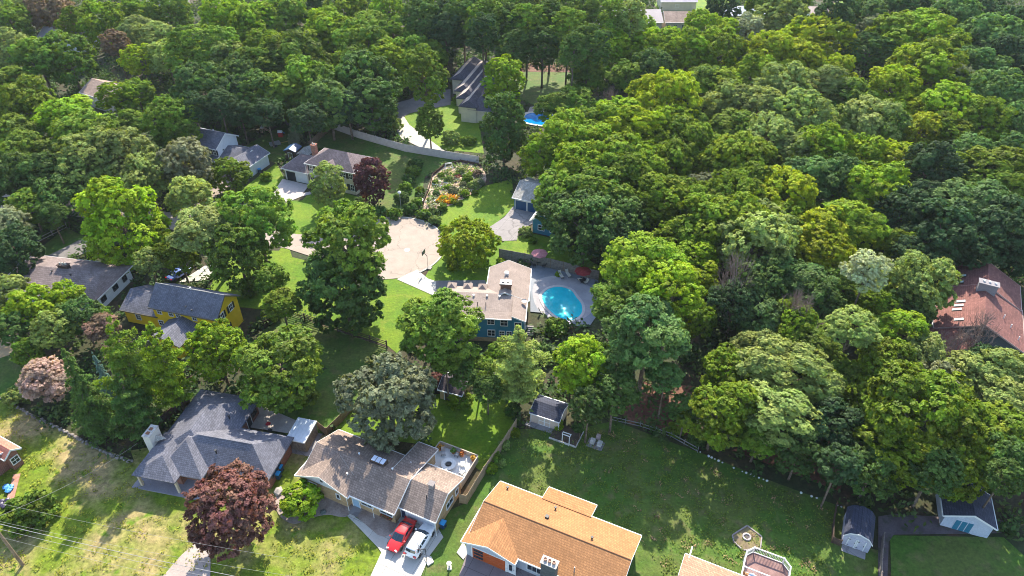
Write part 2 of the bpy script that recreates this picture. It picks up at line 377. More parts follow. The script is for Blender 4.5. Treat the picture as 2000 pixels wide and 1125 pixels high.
sheet('mulch_bed', px((538, 985), (545, 962), (585, 948), (640, 962), (690, 985), (676, 1010), (640, 1006), (610, 1012), (575, 1024), (548, 1010)), Z2, MULCH, smooth_n=4)
sheet('mulch_bed', px((692, 990), (780, 1020), (768, 1040), (752, 1050), (738, 1046), (696, 1010)), Z2, MULCH)
# garden plot and pool surround
sheet('garden_soil', px((828, 402), (845, 345), (885, 318), (935, 322), (950, 350), (935, 370), (885, 400), (835, 412)), Z2, M('garden_soil', (.3, .2, .14), (.45, .34, .26), .5, fine=2, amp=.4, c3=(.2, .13, .09)), smooth_n=3)
PATIO = M('blue_grey_patio', (.2, .22, .26), (.27, .28, .31), .2, fine=3, amp=.12)
sheet('patio', px((1035, 522), (1050, 505), (1165, 535), (1178, 600), (1150, 640), (1090, 634), (1058, 612), (1036, 610)), Z2, PATIO)
sheet('patio', [(8.21 + x, 93.76 + y) for x, y in ((-4.6, 4.2), (-3, 7), (1.2, 7.6), (5.4, 4.4), (5.4, -1.5), (3, -4.5), (.3, -5.6), (-2.6, -3.6), (-4.3, -.4))], Z3, M('lavender_patio', (.33, .31, .33), (.4, .375, .39), .4, fine=3, amp=.1), smooth_n=4)
# ------------------------------------------------------------------ buildings
_wc = {}
def win_mesh(w_, h_, fm, bars=(1, 1)):
    key = (w_, h_, fm.name, bars)
    if key in _wc: return _wc[key]
    f = MB(); t = .09
    f.box(-w_ / 2 - t, -w_ / 2, -.07, .05, -h_ / 2 - t, h_ / 2 + t).box(w_ / 2, w_ / 2 + t, -.07, .05, -h_ / 2 - t, h_ / 2 + t)
    f.box(-w_ / 2, w_ / 2, -.07, .05, h_ / 2, h_ / 2 + t).box(-w_ / 2, w_ / 2, -.1, .05, -h_ / 2 - t, -h_ / 2)
    for k in range(bars[0]):
        x = -w_ / 2 + w_ * (k + 1) / (bars[0] + 1); f.box(x - .025, x + .025, -.035, .0, -h_ / 2, h_ / 2)
    for k in range(bars[1]):
        z = -h_ / 2 + h_ * (k + 1) / (bars[1] + 1); f.box(-w_ / 2, w_ / 2, -.045, .0, z - .03, z + .03)
    p = MB().box(-w_ / 2, w_ / 2, -.015, .04, -h_ / 2, h_ / 2)
    _wc[key] = (f.mesh('window', fm), p.mesh('pane', GLASS)); return _wc[key]
class House:
    def __init__(s, name, label, cat, px_, z, rz, wallm, roofm, trimm=None):
        x, y, _ = at(*px_, z)
        s.root = thing(name, label, cat, (x, y, 0), rz); s.W = MB(); s.R = MB(); s.T = MB()
        s.wm, s.rm, s.tm = wallm, roofm, trimm or WHITE; s.roof = None; s.subs = []
    def gable(s, x0, x1, y0, y1, ze, zr, ax='x', rp=None, oh=.45, th=.16, wall=True, trim=True, ohg=.35, base=0.0, ze2=None):
        """ridge along ax; rectangle = roof edges"""
        a0, a1, b0, b1 = (x0, x1, y0, y1) if ax == 'x' else (y0, y1, x0, x1)
        rp = (b0 + b1) / 2 if rp is None else rp; ze2 = ze if ze2 is None else ze2
        P = (lambda a, b, z: (a, b, z)) if ax == 'x' else (lambda a, b, z: (b, a, z))
        V = (lambda d: (d, 0, 0)) if ax == 'x' else (lambda d: (0, d, 0))
        prof = [(b0, ze), (rp, zr), (b1, ze2), (b1, ze2 - th), (rp, zr - th * 1.15), (b0, ze - th)]
        s.R.extr([P(a0, b, z) for b, z in prof], V(a1 - a0))
        if wall:
            k0 = (zr - ze) / (rp - b0); k1 = (zr - ze2) / (b1 - rp); c0, c1 = b0 + oh, b1 - oh
            wp = [(c0, base), (c1, base), (c1, ze2 + k1 * oh - th - .02), (rp, zr - th * 1.25), (c0, ze + k0 * oh - th - .02)]
            s.W.extr([P(a0 + ohg, b, z) for b, z in wp], V(a1 - a0 - 2 * ohg))
        if trim:
            t = [(b0, ze + .012), (rp, zr + .012), (b1, ze2 + .012), (b1, ze2 - th - .06), (rp, zr - th - .09), (b0, ze - th - .06)]
            s.T.extr([P(a0 - .04, b, z) for b, z in t], V(.037)); s.T.extr([P(a1 + .003, b, z) for b, z in t], V(.037))
            for b, z, d in ((b0, ze, -.045), (b1, ze2, .045)):
                g = [(b, z - th - .03), (b + d * 2.4, z - th - .03), (b + d * 2.4, z - .01), (b, z - .01)]
                g = [(q[0] + (d * .07), q[1]) for q in g]
                s.T.extr([P(a0, q[0], q[1]) for q in g], V(a1 - a0))
        return s
    def hip(s, x0, x1, y0, y1, ze, zr, i0=None, i1=None, ax='x', rp=None, oh=.45, th=.15, wall=True, wallin=None, trim=True):
        a0, a1, b0, b1 = (x0, x1, y0, y1) if ax == 'x' else (y0, y1, x0, x1)
        rp = (b0 + b1) / 2 if rp is None else rp
        hw = (b1 - b0) / 2; i0 = hw if i0 is None else i0; i1 = hw if i1 is None else i1
        P = (lambda a, b, z: (a, b, z)) if ax == 'x' else (lambda a, b, z: (b, a, z))
        vs = [P(a0, b0, ze), P(a1, b0, ze), P(a1, b1, ze), P(a0, b1, ze), P(a0 + i0, rp, zr), P(a1 - i1, rp, zr),
              P(a0, b0, ze - th), P(a1, b0, ze - th), P(a1, b1, ze - th), P(a0, b1, ze - th)]
        fs = [(0, 1, 5, 4), (1, 2, 5), (2, 3, 4, 5), (3, 0, 4), (9, 8, 7, 6), (6, 7, 1, 0), (7, 8, 2, 1), (8, 9, 3, 2), (9, 6, 0, 3)]
        s.R.add(vs, fs)
        if wall:
            o = wallin if wallin is not None else oh
            X0, X1, Y0, Y1 = x0 + oh, x1 - oh, y0 + oh, y1 - oh
            if wallin is not None: Y0 = y0 + wallin
            s.W.box(X0, X1, Y0, Y1, 0, ze - th - .01)
        if trim:
            X0, X1, Y0, Y1 = x0, x1, y0, y1; e = .07
            s.T.box(X0 - e, X1 + e, Y0 - e, Y0 - .003, ze - th - .02, ze - .015).box(X0 - e, X1 + e, Y1 + .003, Y1 + e, ze - th - .02, ze - .015)
            s.T.box(X0 - e, X0 - .003, Y0 - .002, Y1 + .002, ze - th - .02, ze - .015).box(X1 + .003, X1 + e, Y0 - .002, Y1 + .002, ze - th - .02, ze - .015)
        return s
    def shed(s, x0, x1, y0, y1, z0, z1, th=.15, wall=True, oh=.35):
        s.R.extr([(x0, y0, z0), (x0, y1, z1), (x0, y1, z1 - th), (x0, y0, z0 - th)], (x1 - x0, 0, 0))
        if wall:
            s.W.extr([(x0 + oh, y0 + oh, 0), (x0 + oh, y1 - oh, 0), (x0 + oh, y1 - oh, z1 - th - .03), (x0 + oh, y0 + oh, z0 - th - .03)], (x1 - x0 - 2 * oh, 0, 0))
        for x in (x0 - .04, x1 + .003):
            s.T.extr([(x, y0, z0 + .012), (x, y1, z1 + .012), (x, y1, z1 - th - .05), (x, y0, z0 - th - .05)], (.037, 0, 0))
        lo = (y0, z0, -1) if z0 < z1 else (y1, z1, 1)
        s.T.box(x0, x1, lo[0] + lo[2] * .003, lo[0] + lo[2] * .09, lo[1] - th - .03, lo[1] - .012)
        return s
    def finish(s):
        if s.W.v: s.wall = s.W.build('wall', s.wm, s.root)
        s.roof = s.R.build('roof', s.rm, s.root)
        if s.T.v: s.T.build('fascia', s.tm, s.root)
        return s
    def win(s, x, y, z, ang, w_=.9, h_=1.2, shut=None, fm=None, bars=(1, 1), label=None):
        fme, pme = win_mesh(w_, h_, fm or WHITE, bars)
        f = link('window', fme, s.root, (x, y, z), ang + 90); link('pane', pme, f)
        if shut:
            key = ('sh', h_, shut.name)
            if key not in _wc:
                m = MB(); m.box(-.2, .2, -.05, .03, -h_ / 2 - .05, h_ / 2 + .05)
                for k in range(6): m.box(-.16, .16, -.065, -.05, -h_ / 2 + h_ * k / 6 + .02, -h_ / 2 + h_ * (k + 1) / 6 - .03)
                _wc[key] = m.mesh('shutter', shut)
            for sg in (-1, 1): link('shutter', _wc[key], f, (sg * (w_ / 2 + .32), 0, 0))
        return f
    def door(s, x, y, ang, mat, w_=.95, h_=2.05, z=.0):
        m = MB(); m.box(-w_ / 2 - .1, -w_ / 2, -.05, .03, 0, h_ + .1, 1).box(w_ / 2, w_ / 2 + .1, -.05, .03, 0, h_ + .1, 1).box(-w_ / 2, w_ / 2, -.05, .03, h_, h_ + .1, 1)
        m.box(-w_ / 2, w_ / 2, -.02, .03, 0, h_)
        for zz in (.25, 1.15): m.box(-w_ * .33, w_ * .33, -.035, -.02, zz, zz + .7)
        d = m.build('door', [mat, WHITE], s.root, (x, y, z), ang + 90)
        MB().tube([(w_ * .38, -.03, 1.0), (w_ * .38, -.09, 1.0)], [.035, .045], 8).build('handle', GREYM, d); return d
    def garage(s, x, y, ang, mat, w_=4.4, h_=2.1, frame=None, cols=8):
        m = MB(); fm = frame or WHITE
        m.box(-w_ / 2 - .14, -w_ / 2, -.07, .04, 0, h_ + .14, 1).box(w_ / 2, w_ / 2 + .14, -.07, .04, 0, h_ + .14, 1).box(-w_ / 2, w_ / 2, -.07, .04, h_, h_ + .14, 1)
        m.box(-w_ / 2, w_ / 2, -.02, .03, 0, h_)
        for r in range(4):
            for c in range(cols):
                x0 = -w_ / 2 + w_ * c / cols; m.box(x0 + .06, x0 + w_ / cols - .06, -.035, -.02, r * h_ / 4 + .06, (r + 1) * h_ / 4 - .06)
        g = m.build('garage_door', [mat, fm], s.root, (x, y, 0), ang + 90); return g
    def on_roof(s, name, mb, mats, label=None):
        return tag(mb.build(name, mats, s.roof), label)
    def part(s, name, mb, mats): return mb.build(name, mats, s.root)
    def vents(s, pts, mat=DARK, r=.13):
        for x, y, z in pts:
            s.on_roof('roof_vent', MB().lathe([(r, -.4), (r, .28), (r * 1.7, .29), (r * 1.5, .38)], (x, y, z), 10), mat)

BLUEW = siding('blue_siding', lin(42, 122, 148)); YEL = siding('yellow_siding', (.78, .5, .008)); CREAM = siding('cream_siding', (.62, .54, .42))
WSID = siding('white_siding', (.7, .71, .73)); GSID = siding('blue_grey_siding', (.42, .45, .5)); TAN = siding('tan_boards', (.62, .49, .38))
TANBR = bricks('tan_brick', (.42, .27, .13), (.4, .33, .24)); REDBR = bricks('red_brick', (.22, .075, .045), (.3, .22, .18)); GREYBR = bricks('dark_painted_brick', (.075, .085, .085), (.12, .13, .13))
BROWNR = shingle('brown_shingles', (.26, .195, .16)); SLATE = shingle('slate_shingles', (.14, .14, .17)); ORANGE = shingle('orange_shingles', (.38, .18, .075), .1, .2, contrast=.75)
PINKT = shingle('pink_tan_shingles', (.36, .21, .14), .12); DKGREY = shingle('dark_grey_shingles', (.14, .14, .17)); GBROWN = shingle('grey_brown_shingles', (.21, .165, .16))
REDR = shingle('red_brown_shingles', (.2, .085, .072)); PURPR = shingle('purple_brown_shingles', (.19, .145, .145)); TANR = shingle('tan_shingles', (.38, .27, .215)); GREYR = shingle('pale_grey_shingles', (.36, .34, .31))
BRICKR = shingle('brick_red_shingles', (.45, .17, .12), .12); NAVY = shingle('navy_shingles', (.05, .055, .085))
BLACKP = paint('black_shutter', (.02, .02, .025), .5)

# --- the orange roofed house at the bottom
h = House('orange_roofed_house', 'long low house with bright orange shingle roof and wide dark brick chimney', 'house', (947, 981), 4.3, -25, GSID, ORANGE)
h.gable(-.2, 17.85, -4.1, 4.5, 2.8, 4.3, rp=.1)
h.shed(5.5, 11.75, 4.25, 6.5, 2.98, 2.45)
h.gable(-.6, 6.15, -4.95, .0, 2.82, 3.98, ax='y', rp=2.8)
h.finish()
h.on_roof('ridge_cap', MB().tube([(-.15, .1, 4.3), (17.8, .1, 4.3)], .06, 6), M('brown_ridge', (.22, .1, .05), fine=3))
c = MB(); c.box(9.15, 10.85, -4.75, -3.9, 0, 5.0)
ch = c.build('chimney', GREYBR, h.root)
c = MB(); c.box(9.05, 10.95, -4.85, -3.8, 5.0, 5.12); c.build('chimney_cap', STONE, ch)
for k in range(3):
    MB().lathe([(.2, 5.12), (.2, 5.4), (.14, 5.4), (.14, 5.3)], (9.5 + .5 * k, -4.32, 0), 10).build('flue', M('clay', (.4, .25, .18)), ch)
h.vents([(7.6, 3.4, 3.2), (13.0, .95, 4.0), (1.2, 3.7, 3.05)], DARK, .1)
h.on_roof('roof_vent', MB().box(7.1, 7.5, 1.3, 1.7, 3.6, 4.1), DARK)
h.on_roof('vent_pipe', MB().tube([(12.5, -3.2, 3.1), (12.5, -3.2, 4.1)], .07), GREYM)
RUST = paint('rust_orange_door', (.42, .085, .02), .5)
g = h.garage(2.75, -4.6, -90, RUST, 4.2, 2.15, cols=3)
MB().box(-1.95, -.75, -.045, -.03, .3, .75).box(-1.95, -.75, -.045, -.03, .95, 1.35).box(-1.95, -.75, -.045, -.03, 1.5, 1.95).build('dark_panel', GLASS, g)
h.door(5.55, -4.6, -90, WHITE); h.win(5.55, -4.68, 1.4, -90, .45, 1.3, bars=(0, 0)); h.win(8.0, -3.65, 1.35, -90, 1.7, 1.1, bars=(2, 0))
h.win(15.5, -3.65, 1.5, -90, 1.6, 1.1, bars=(1, 0)); h.win(17.5, -1.5, 1.5, 0, 1.2, 1.1); h.win(8.6, 6.15, 1.5, 90, 1.6, 1.1); h.win(2.5, 4.05, 1.5, 90, 1.2, 1.1)
MB().box(17.48, 17.56, -4.05, -3.97, 0, 2.6).build('downspout', WHITE, h.root)

# --- the brown roofed tan brick house with the two cars
h = House('brown_roofed_house', 'low tan brick house with brown shingle roof beside two parked cars', 'house', (663, 887), 4.6, -25, TANBR, BROWNR)
h.gable(-3.75, 10.05, -3.5, 4.5, 2.72, 4.6, rp=.35)
h.gable(-4.25, 3.65, -3.95, .3, 2.7, 4.58, ax='y', rp=-.2, trim=True)
h.gable(9.75, 15.05, -2.4, 4.65, 2.7, 4.4, rp=.7)
h.shed(7.05, 9.95, 1.0, 7.1, 4.3, 2.85)
h.finish()
# white gable board over the front
MB().extr([(-3.75, -3.655, 2.75), (-.2, -3.655, 4.32), (3.1, -3.655, 2.75)], (0, .045, 0)).build('gable_board', WSID, h.root)
h.win(-2.2, -3.61, 1.65, -90, 1.7, 1.0, bars=(0, 0)); h.win(1.9, -3.61, 1.6, -90, .45, .8, bars=(0, 0))
v = MB().lathe([(.22, 0), (.22, .05)], (0, 0, 0), 14).build('gable_vent', DARK, h.root, (-.2, -3.665, 3.5)); v.rotation_euler = (math.pi / 2, 0, 0)
h.door(4.1, -3.1, -90, paint('pale_blue_door', lin(150, 180, 205), .5)); MB().box(3.65, 4.9, -4.3, -3.06, 0, .18).build('step', GREYC, h.root)
h.win(5.75, -3.06, 1.75, -90, 1.7, 1.0, bars=(1, 0)); h.win(8.5, -3.06, 1.75, -90, 1.7, 1.0, bars=(1, 0))
fb = MB().box(7.7, 9.3, -3.45, -3.08, .75, 1.0).build('window_box', WOODD, h.root)
rnd = random.Random(3); m = MB()
for k in range(40): m.rock((rnd.uniform(7.75, 9.25), rnd.uniform(-3.45, -3.1), rnd.uniform(.98, 1.2)), .09, rnd)
m.build('flowers', M('red_flowers', (.35, .04, .03), (.1, .15, .03), 6), fb)
for xx, yy in ((3.5, -3.95), (6.9, -3.55), (14.98, -2.45)): MB().tube([(xx, yy, 2.6), (xx, yy, .1), (xx + .05, yy - .45, .05)], .055, 6).build('downspout', WHITE, h.root)
h.garage(12.6, -1.94, -90, paint('grey_white_door', (.5, .51, .54), .5), 3.9, 2.1); h.door(10.3, -1.94, -90, paint('navy_door', (.02, .03, .08), .4), .8)
h.win(14.72, 1.4, 1.55, 0, 1.5, .9, bars=(1, 0)); h.win(14.72, 3.2, 1.55, 0, .6, .9, bars=(0, 0))
c = MB().box(12.55, 13.15, .45, 1.0, 3.9, 5.05).box(12.45, 13.25, .35, 1.1, 5.05, 5.13); h.on_roof('chimney', c, M('grey_chimney', (.25, .22, .21)))
h.on_roof('vent_pipe', MB().tube([(12.85, -.6, 3.5), (12.85, -.6, 4.5)], .06), DARK)
sk = h.part('skylight', MB().box(4.0, 6.0, .75, 1.75, 3.9, 4.72), WOODD)
for k in range(3): MB().box(4.1 + .63 * k, 4.63 + .63 * k, .85, 1.65, 4.72, 4.75).build('pane', paint('pale_glazing', (.6, .65, .75), .15, 0, .8), sk)
h.vents([(-1.3, -2.2, 3.5), (2.2, -1.6, 3.6), (2.1, 1.2, 4.2), (7.2, .9, 4.3), (8.3, 3.2, 3.4)], WHITE, .08)
h2root = h.root

# --- the slate roofed house
h = House('slate_roofed_house', 'large low house with dark slate-blue hipped roof and wide white chimney', 'house', (258, 929), 2.6, -12, REDBR, SLATE, DKGREY)
h.hip(.2, 9.3, 3.2, 15.3, 2.6, 4.83, 3.5, 4.4, ax='y', rp=4.6)
h.hip(1.5, 16.9, 2.95, 9.9, 2.6, 4.8, 4.4, 3.3, rp=6.1)
h.hip(-.1, 5.75, .15, 7.2, 2.61, 3.95, 2.6, 2.0, ax='y', wallin=1.5)
h.hip(2.7, 8.75, 1.35, 9.0, 2.6, 4.76, 3.7, 3.6, ax='y', rp=4.9, wallin=1.2)
h.finish()
c = MB().box(-1.05, -.05, 4.55, 6.5, 0, 4.5); ch = c.build('chimney', M('cream_block', (.62, .58, .5), fine=5, amp=.08), h.root); MB().box(-1.1, 0, 4.5, 6.55, 4.5, 4.62).build('chimney_cap', STONE, ch)
for k in range(2): MB().box(-.75, -.35, 4.9 + .7 * k, 5.3 + .7 * k, 4.62, 4.75).build('flue', M('rusty_flue', (.25, .12, .07)), ch)
h.on_roof('saddle_roof', MB().add([(-.1, 4.9, 3.2), (-.1, 6.3, 3.2), (1.4, 5.6, 3.55), (-.1, 5.6, 3.85)], [(0, 2, 3), (1, 3, 2), (0, 3, 1), (0, 1, 2)]), GREYR)
h.on_roof('ridge_cap', MB().tube([(6.0, 6.1, 4.8), (13.5, 6.1, 4.8)], .07, 6), DKGREY)
h.vents([(4.2, 6.6, 4.2), (9.2, 4.6, 4.0), (7.6, 10.5, 3.7)], DARK, .1)
MB().box(-.9, 8.4, -.05, 2.8, 0, .16).build('porch_floor', M('porch_slab', (.25, .235, .26), (.3, .28, .3), .5), h.root)
for xx in (.15, 5.4): MB().box(xx, xx + .28, .35, .63, .16, 2.44).build('porch_post', M('tan_post', (.55, .45, .33)), h.root)
for xx in (6.5, 7.3, 8.1): h.win(xx - .2, 2.5, 1.5, -90, .5, 1.1, fm=DARK, bars=(0, 0))
h.win(16.46, 5.4, 1.5, 0, 2.2, .8, fm=WOODD, bars=(2, 0))
h.door(8.86, 12.4, 0, DARK); h.win(8.86, 13.8, 1.4, 0, 1.2, 1.0, fm=WOODD)
h.garage(13.2, 3.39, -90, paint('charcoal_door', (.06, .06, .07), .5), 4.6, 2.1, DARK)

# --- the yellow house
h = House('yellow_house', 'bright yellow two-storey house with dark blue-grey gable roof', 'house', (293, 600), 5.0, -15, YEL, DKGREY, M('dark_fascia', (.12, .11, .09)))
h.gable(-.35, 11.95, -.1, 6.3, 5.0, 7.55, rp=3.0)
h.gable(-6.8, .3, .35, 7.2, 2.8, 4.5, rp=3.9)
h.gable(2.5, 8.1, -5.0, .35, 2.8, 4.05, ax='y', rp=5.3, wall=True)
h.finish()
for x in (1.1, 3.2, 4.5, 7.45): h.win(x, .34, 4.15, -90, .7, .95)
h.win(.7, .34, 1.7, -90, .8, .9)
for y in (1.6, 3.9): h.win(11.61, y, 4.4, 0, .8, 1.1, shut=BLACKP)
h.win(11.61, 2.0, 1.5, 0, .9, 1.2, shut=BLACKP); h.win(9.5, .34, 1.5, -90, 1.0, 1.2); h.win(5.3, -4.66, 1.5, -90, 1.6, 1.3, bars=(2, 0)); h.win(-4, .79, 1.5, -90, .8, .9)
h.vents([(6.1, .8, 5.5), (7.3, .5, 5.3)], DARK, .09); h.vents([(6.0, 3.0, 7.5)], WHITE, .1)
h.on_roof('ridge_cap', MB().tube([(-.3, 3.0, 7.55), (11.9, 3.0, 7.55)], .06, 6), GREYR)

# --- the grey-brown house at the left
h = House('grey_brown_house', 'low white-walled house with grey-brown hipped roof and boxy ridge chimney', 'house', (10, 560), 2.7, -10, WSID, GBROWN)
h.hip(-2.0, 17.4, -1.2, 9.3, 2.7, 4.45, 3.6, 2.0, rp=4.3)
h.finish()
h.on_roof('chimney', MB().box(7.4, 9.2, 4.3, 5.1, 4.0, 4.95).box(7.3, 9.3, 4.2, 5.2, 4.95, 5.05), M('soot_brown', (.09, .06, .05)))
for k in range(3): h.on_roof('flue', MB().lathe([(.16, 5.05), (.14, 5.4)], (7.8 + .5 * k, 4.7, 0), 8), STONE)
h.vents([(3.2, 2.4, 3.7), (6.8, 3.5, 4.1), (10.5, 3.2, 4.0), (3.6, .2, 3.0)], DARK, .1)
for y in (1.2, 4.4): h.win(16.97, y, 1.5, 0, 1.1, .8, fm=DARK, bars=(1, 0))
h.win(16.97, 7.0, 1.5, 0, .9, .9, fm=DARK); h.win(6, -.77, 1.5, -90, 1.6, 1.1); h.win(12, -.77, 1.5, -90, 1.6, 1.1)

# --- the cream colonial
h = House('cream_colonial_house', 'cream two-storey house with black shutters, hipped roof and red brick chimney', 'house', (594, 321), 5.4, -22, CREAM, PURPR)
h.hip(-.35, 11.75, .45, 8.1, 5.4, 7.85, 4.2, 3.6, rp=4.1)
h.gable(3.5, 7.8, .05, 3.2, 5.42, 6.65, ax='y', rp=5.75, wall=True)
h.hip(-7.05, -.1, .75, 8.1, 2.8, 4.6, 2.7, .2, rp=4.5)
h.finish()
for x in (.95, 2.55, 8.9, 10.55): h.win(x, .89, 4.2, -90, .75, 1.15, shut=BLACKP)
for x in (1.3, 8.7, 10.6): h.win(x, .89, 1.6, -90, .85, 1.35, shut=BLACKP)
h.win(5.75, .49, 4.2, -90, .9, 1.2, shut=BLACKP); h.door(5.75, .49, -90, paint('dark_red_door', (.12, .02, .02), .5), z=.15)
for y in (2.5, 5.8):
    for z in (1.6, 4.2): h.win(11.31, y, z, 0, .8, 1.2, shut=BLACKP)
c = MB().box(-1.0, -.05, 4.3, 5.3, 0, 7.5).box(-1.08, .03, 4.22, 5.38, 7.5, 7.7); ch = c.build('chimney', bricks('chimney_brick', (.32, .12, .07), (.35, .25, .2)), h.root)
for k in range(2): MB().lathe([(.15, 7.7), (.13, 8.0)], (-.75 + .45 * k, 4.8, 0), 8).build('flue', STONE, ch)
h.garage(-2.25, 1.18, -90, paint('white_garage', (.7, .7, .7), .5), 2.5, 2.15, cols=4)
g = MB(); g.box(-6.35, -6.2, 1.12, 1.22, 0, 2.3).box(-3.85, -3.7, 1.12, 1.22, 0, 2.3).box(-6.2, -3.85, 1.12, 1.22, 2.15, 2.3)
gd = g.build('garage_opening', WHITE, h.root); MB().box(-6.19, -3.86, 1.165, 1.195, 0, 2.14).build('interior_shade_sheet', paint('garage_shade_black', (.015, .017, .02), .9), gd)  # near-black sheet paints the shade inside the open garage
MB().tube([(-.25, .5, 5.2), (-.25, .6, .1)], .05, 6).build('downspout', WHITE, h.root)

# --- the white house behind it
h = House('white_gabled_house', 'white two-storey house with dark grey roof and lower garage wing', 'house', (421, 292), 5.0, -22, WSID, DKGREY)
h.gable(-13.0, .1, -.05, 7.5, 5.0, 7.2, rp=3.7)
h.gable(-.2, 6.2, .6, 7.0, 2.8, 4.2, rp=3.9)
h.gable(2.6, 8.75, -.9, 6.6, 2.8, 4.25, ax='y', rp=5.6)
h.shed(-9.0, .1, -1.5, .4, 2.7, 3.2, wall=False)
h.finish()
for x in (-.9, -2.8, -4.6, -6.6): h.win(x, .39, 3.95, -90, .75, 1.1, shut=BLACKP)
h.win(-.26, 2.4, 3.6, 0, .55, .8, bars=(0, 1)); h.win(-2.0, .39, 1.5, -90, 1.4, 1.2)
for x in (-8.7, -4.4, -.1): MB().box(x - .09, x + .09, -1.4, -1.22, 0, 2.55).build('porch_post', WHITE, h.root)
for x in (1.0, 1.9): MB().box(x - .08, x + .08, .75, .9, 0, 2.6).build('porch_post', WHITE, h.root)
h.garage(5.6, -.56, -90, paint('white_garage', (.7, .7, .7), .5), 4.2, 2.1)
h.vents([(-4, 4.6, 6.6)], WHITE, .1)

# --- the many gabled house at the back
h = House('many_gabled_house', 'cream house with stepped row of steep dark gables beyond white fence', 'house', (905, 165), 6, -15, CREAM, shingle('deep_slate_shingles', (.085, .08, .105)), M('cream_trim', (.6, .5, .42)))
HB = ((-3.7, 7.0, 22, 5.7), (-.1, -.6, 20, 5.75), (1.9, -4.9, 19, 5.7), (4.1, -9.4, 13, 5.65))
for rp, y0, y1, zr in HB: h.hip(rp - 2.4, rp + 2.4, y0, y1, zr - 1.45, zr, 1.0, .8, ax='y', rp=rp, trim=False)
h.hip(3.9, 9.9, -9.0, 4, 3.4, 5.9, 3.6, 1.0, ax='y', rp=6.6)
h.finish()
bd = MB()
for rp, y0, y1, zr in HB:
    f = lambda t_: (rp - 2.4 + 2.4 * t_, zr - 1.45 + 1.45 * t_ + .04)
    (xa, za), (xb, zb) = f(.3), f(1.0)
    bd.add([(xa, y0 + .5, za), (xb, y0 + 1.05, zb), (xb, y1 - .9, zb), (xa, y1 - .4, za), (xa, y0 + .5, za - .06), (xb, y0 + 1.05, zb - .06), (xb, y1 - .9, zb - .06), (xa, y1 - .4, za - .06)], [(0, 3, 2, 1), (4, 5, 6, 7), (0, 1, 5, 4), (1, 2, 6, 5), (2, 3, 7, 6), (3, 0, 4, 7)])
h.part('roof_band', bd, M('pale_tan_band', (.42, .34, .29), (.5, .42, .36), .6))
h.win(7.5, -8.35, 1.7, -90, 1.2, 1.5, bars=(1, 1)); h.win(0, .05, 2.6, -90, 1.0, 1.3); h.win(2.0, -4.25, 2.6, -90, .9, 1.3); h.win(-3.4, 7.35, 2.2, -90, 1.2, 1.2); h.win(4.2, -8.05, 1.6, -90, .8, 1.2)
h.vents([(7.6, -4.0, 5.2)], WHITE, .15)

# --- the blue house by the pool
h = House('blue_pool_house', 'deep blue two-storey house with long tan-brown roof beside turquoise pool', 'house', (1000, 575), 5.8, -4, BLUEW, shingle('beige_brown_shingles', (.3, .235, .2), .2, .27, contrast=.5, zmul=6.5))
h.gable(-10.6, .32, -3.6, 3.0, 5.15, 5.85, rp=0, wall=False, trim=False, ze2=4.7)
h.R.extr([(-10.6, -3.62, 5.15), (-10.6, -5.15, 4.95), (-10.6, -5.15, 4.8), (-10.6, -3.62, 5.0)], (10.95, 0, 0))
h.W.box(-10.2, .45, -4.75, 2.6, 0, 4.72)
h.gable(-4.35, 2.65, -.25, 8.6, 4.75, 6.35, ax='y', rp=-1.15)
h.R.extr([(.3, -5.35, 5.72), (2.42, -5.35, 4.82), (2.42, -5.35, 4.66), (.3, -5.35, 5.56)], (0, 5.1, 0))
h.W.extr([(.4, -5.0, 0), (2.1, -5.0, 0), (2.1, -5.0, 4.75), (.4, -5.0, 5.46)], (0, 4.9, 0))
h.T.extr([(.3, -5.39, 5.73), (2.42, -5.39, 4.83), (2.42, -5.39, 4.6), (.3, -5.39, 5.5)], (0, .037, 0)); h.T.box(2.423, 2.53, -5.35, -.25, 4.62, 4.8)
for x in (-9.95, -7.35, -4.95): h.hip(x - .75, x + .75, 1.6, 3.3, 5.15, 5.75, .7, .7, ax='y', oh=.15, trim=False)
h.finish()
MB().box(-10.6, .3, -5.26, -5.155, 4.78, 4.94).build('gutter', WHITE, h.root)
for x, z, w_, h_ in ((-2.95, 4.0, 1.0, .9), (-.9, 3.95, 1.05, 1.15), (-2.9, 1.75, 1.05, 1.15), (-1.25, 1.75, .75, .85), (-.1, 1.75, .75, .85), (-6.5, 4.0, 1.0, .9), (-6.5, 1.75, 1.05, 1.15), (-9.0, 4.0, 1, .9)):
    h.win(x, -4.82, z, -90, w_, h_)
h.win(1.3, -5.03, 3.7, -90, 1.0, 1.1)
MB().box(-10.25, .39, -4.86, -4.7, 0, .75).build('brick_base', TANBR, h.root)
for y in (-3, 1.5, 5): h.win(2.26, y, 2.2, 0, 1.0, 1.2)
c = MB().box(-1.9, -.2, .9, 1.9, 5.2, 6.9).box(-2.05, -.05, .75, 2.05, 6.9, 7.1); ch = h.part('chimney', c, [M('chimney_brown', (.2, .11, .08))])
MB().box(-2.0, -.1, .8, 2.0, 7.1, 7.16).build('chimney_cap', WHITE, ch)
for k in range(2): MB().box(-1.7 + .8 * k, -1.25 + .8 * k, 1.15, 1.65, 7.16, 7.3).build('flue', DARK, ch)
h.on_roof('vent_stack', MB().box(-1.5, -.85, 4.3, 4.95, 5.6, 6.75), WHITE); h.vents([(-8.9, -.9, 5.5), (-6.0, -.7, 5.6), (-3.9, -.7, 5.6), (-1.9, -.7, 5.6)], WHITE, .12)
for x in (-5.2, -3.9): h.on_roof('vent_pipe', MB().tube([(x, -2.6, 5.2), (x, -2.6, 6.1)], .06), DARK)
sd_ = h.on_roof('satellite_dish', MB().lathe([(.05, 0), (.35, .08), (.42, .2), (.35, .1)], (2.0, -1.2, 5.4), 12), GREYM)
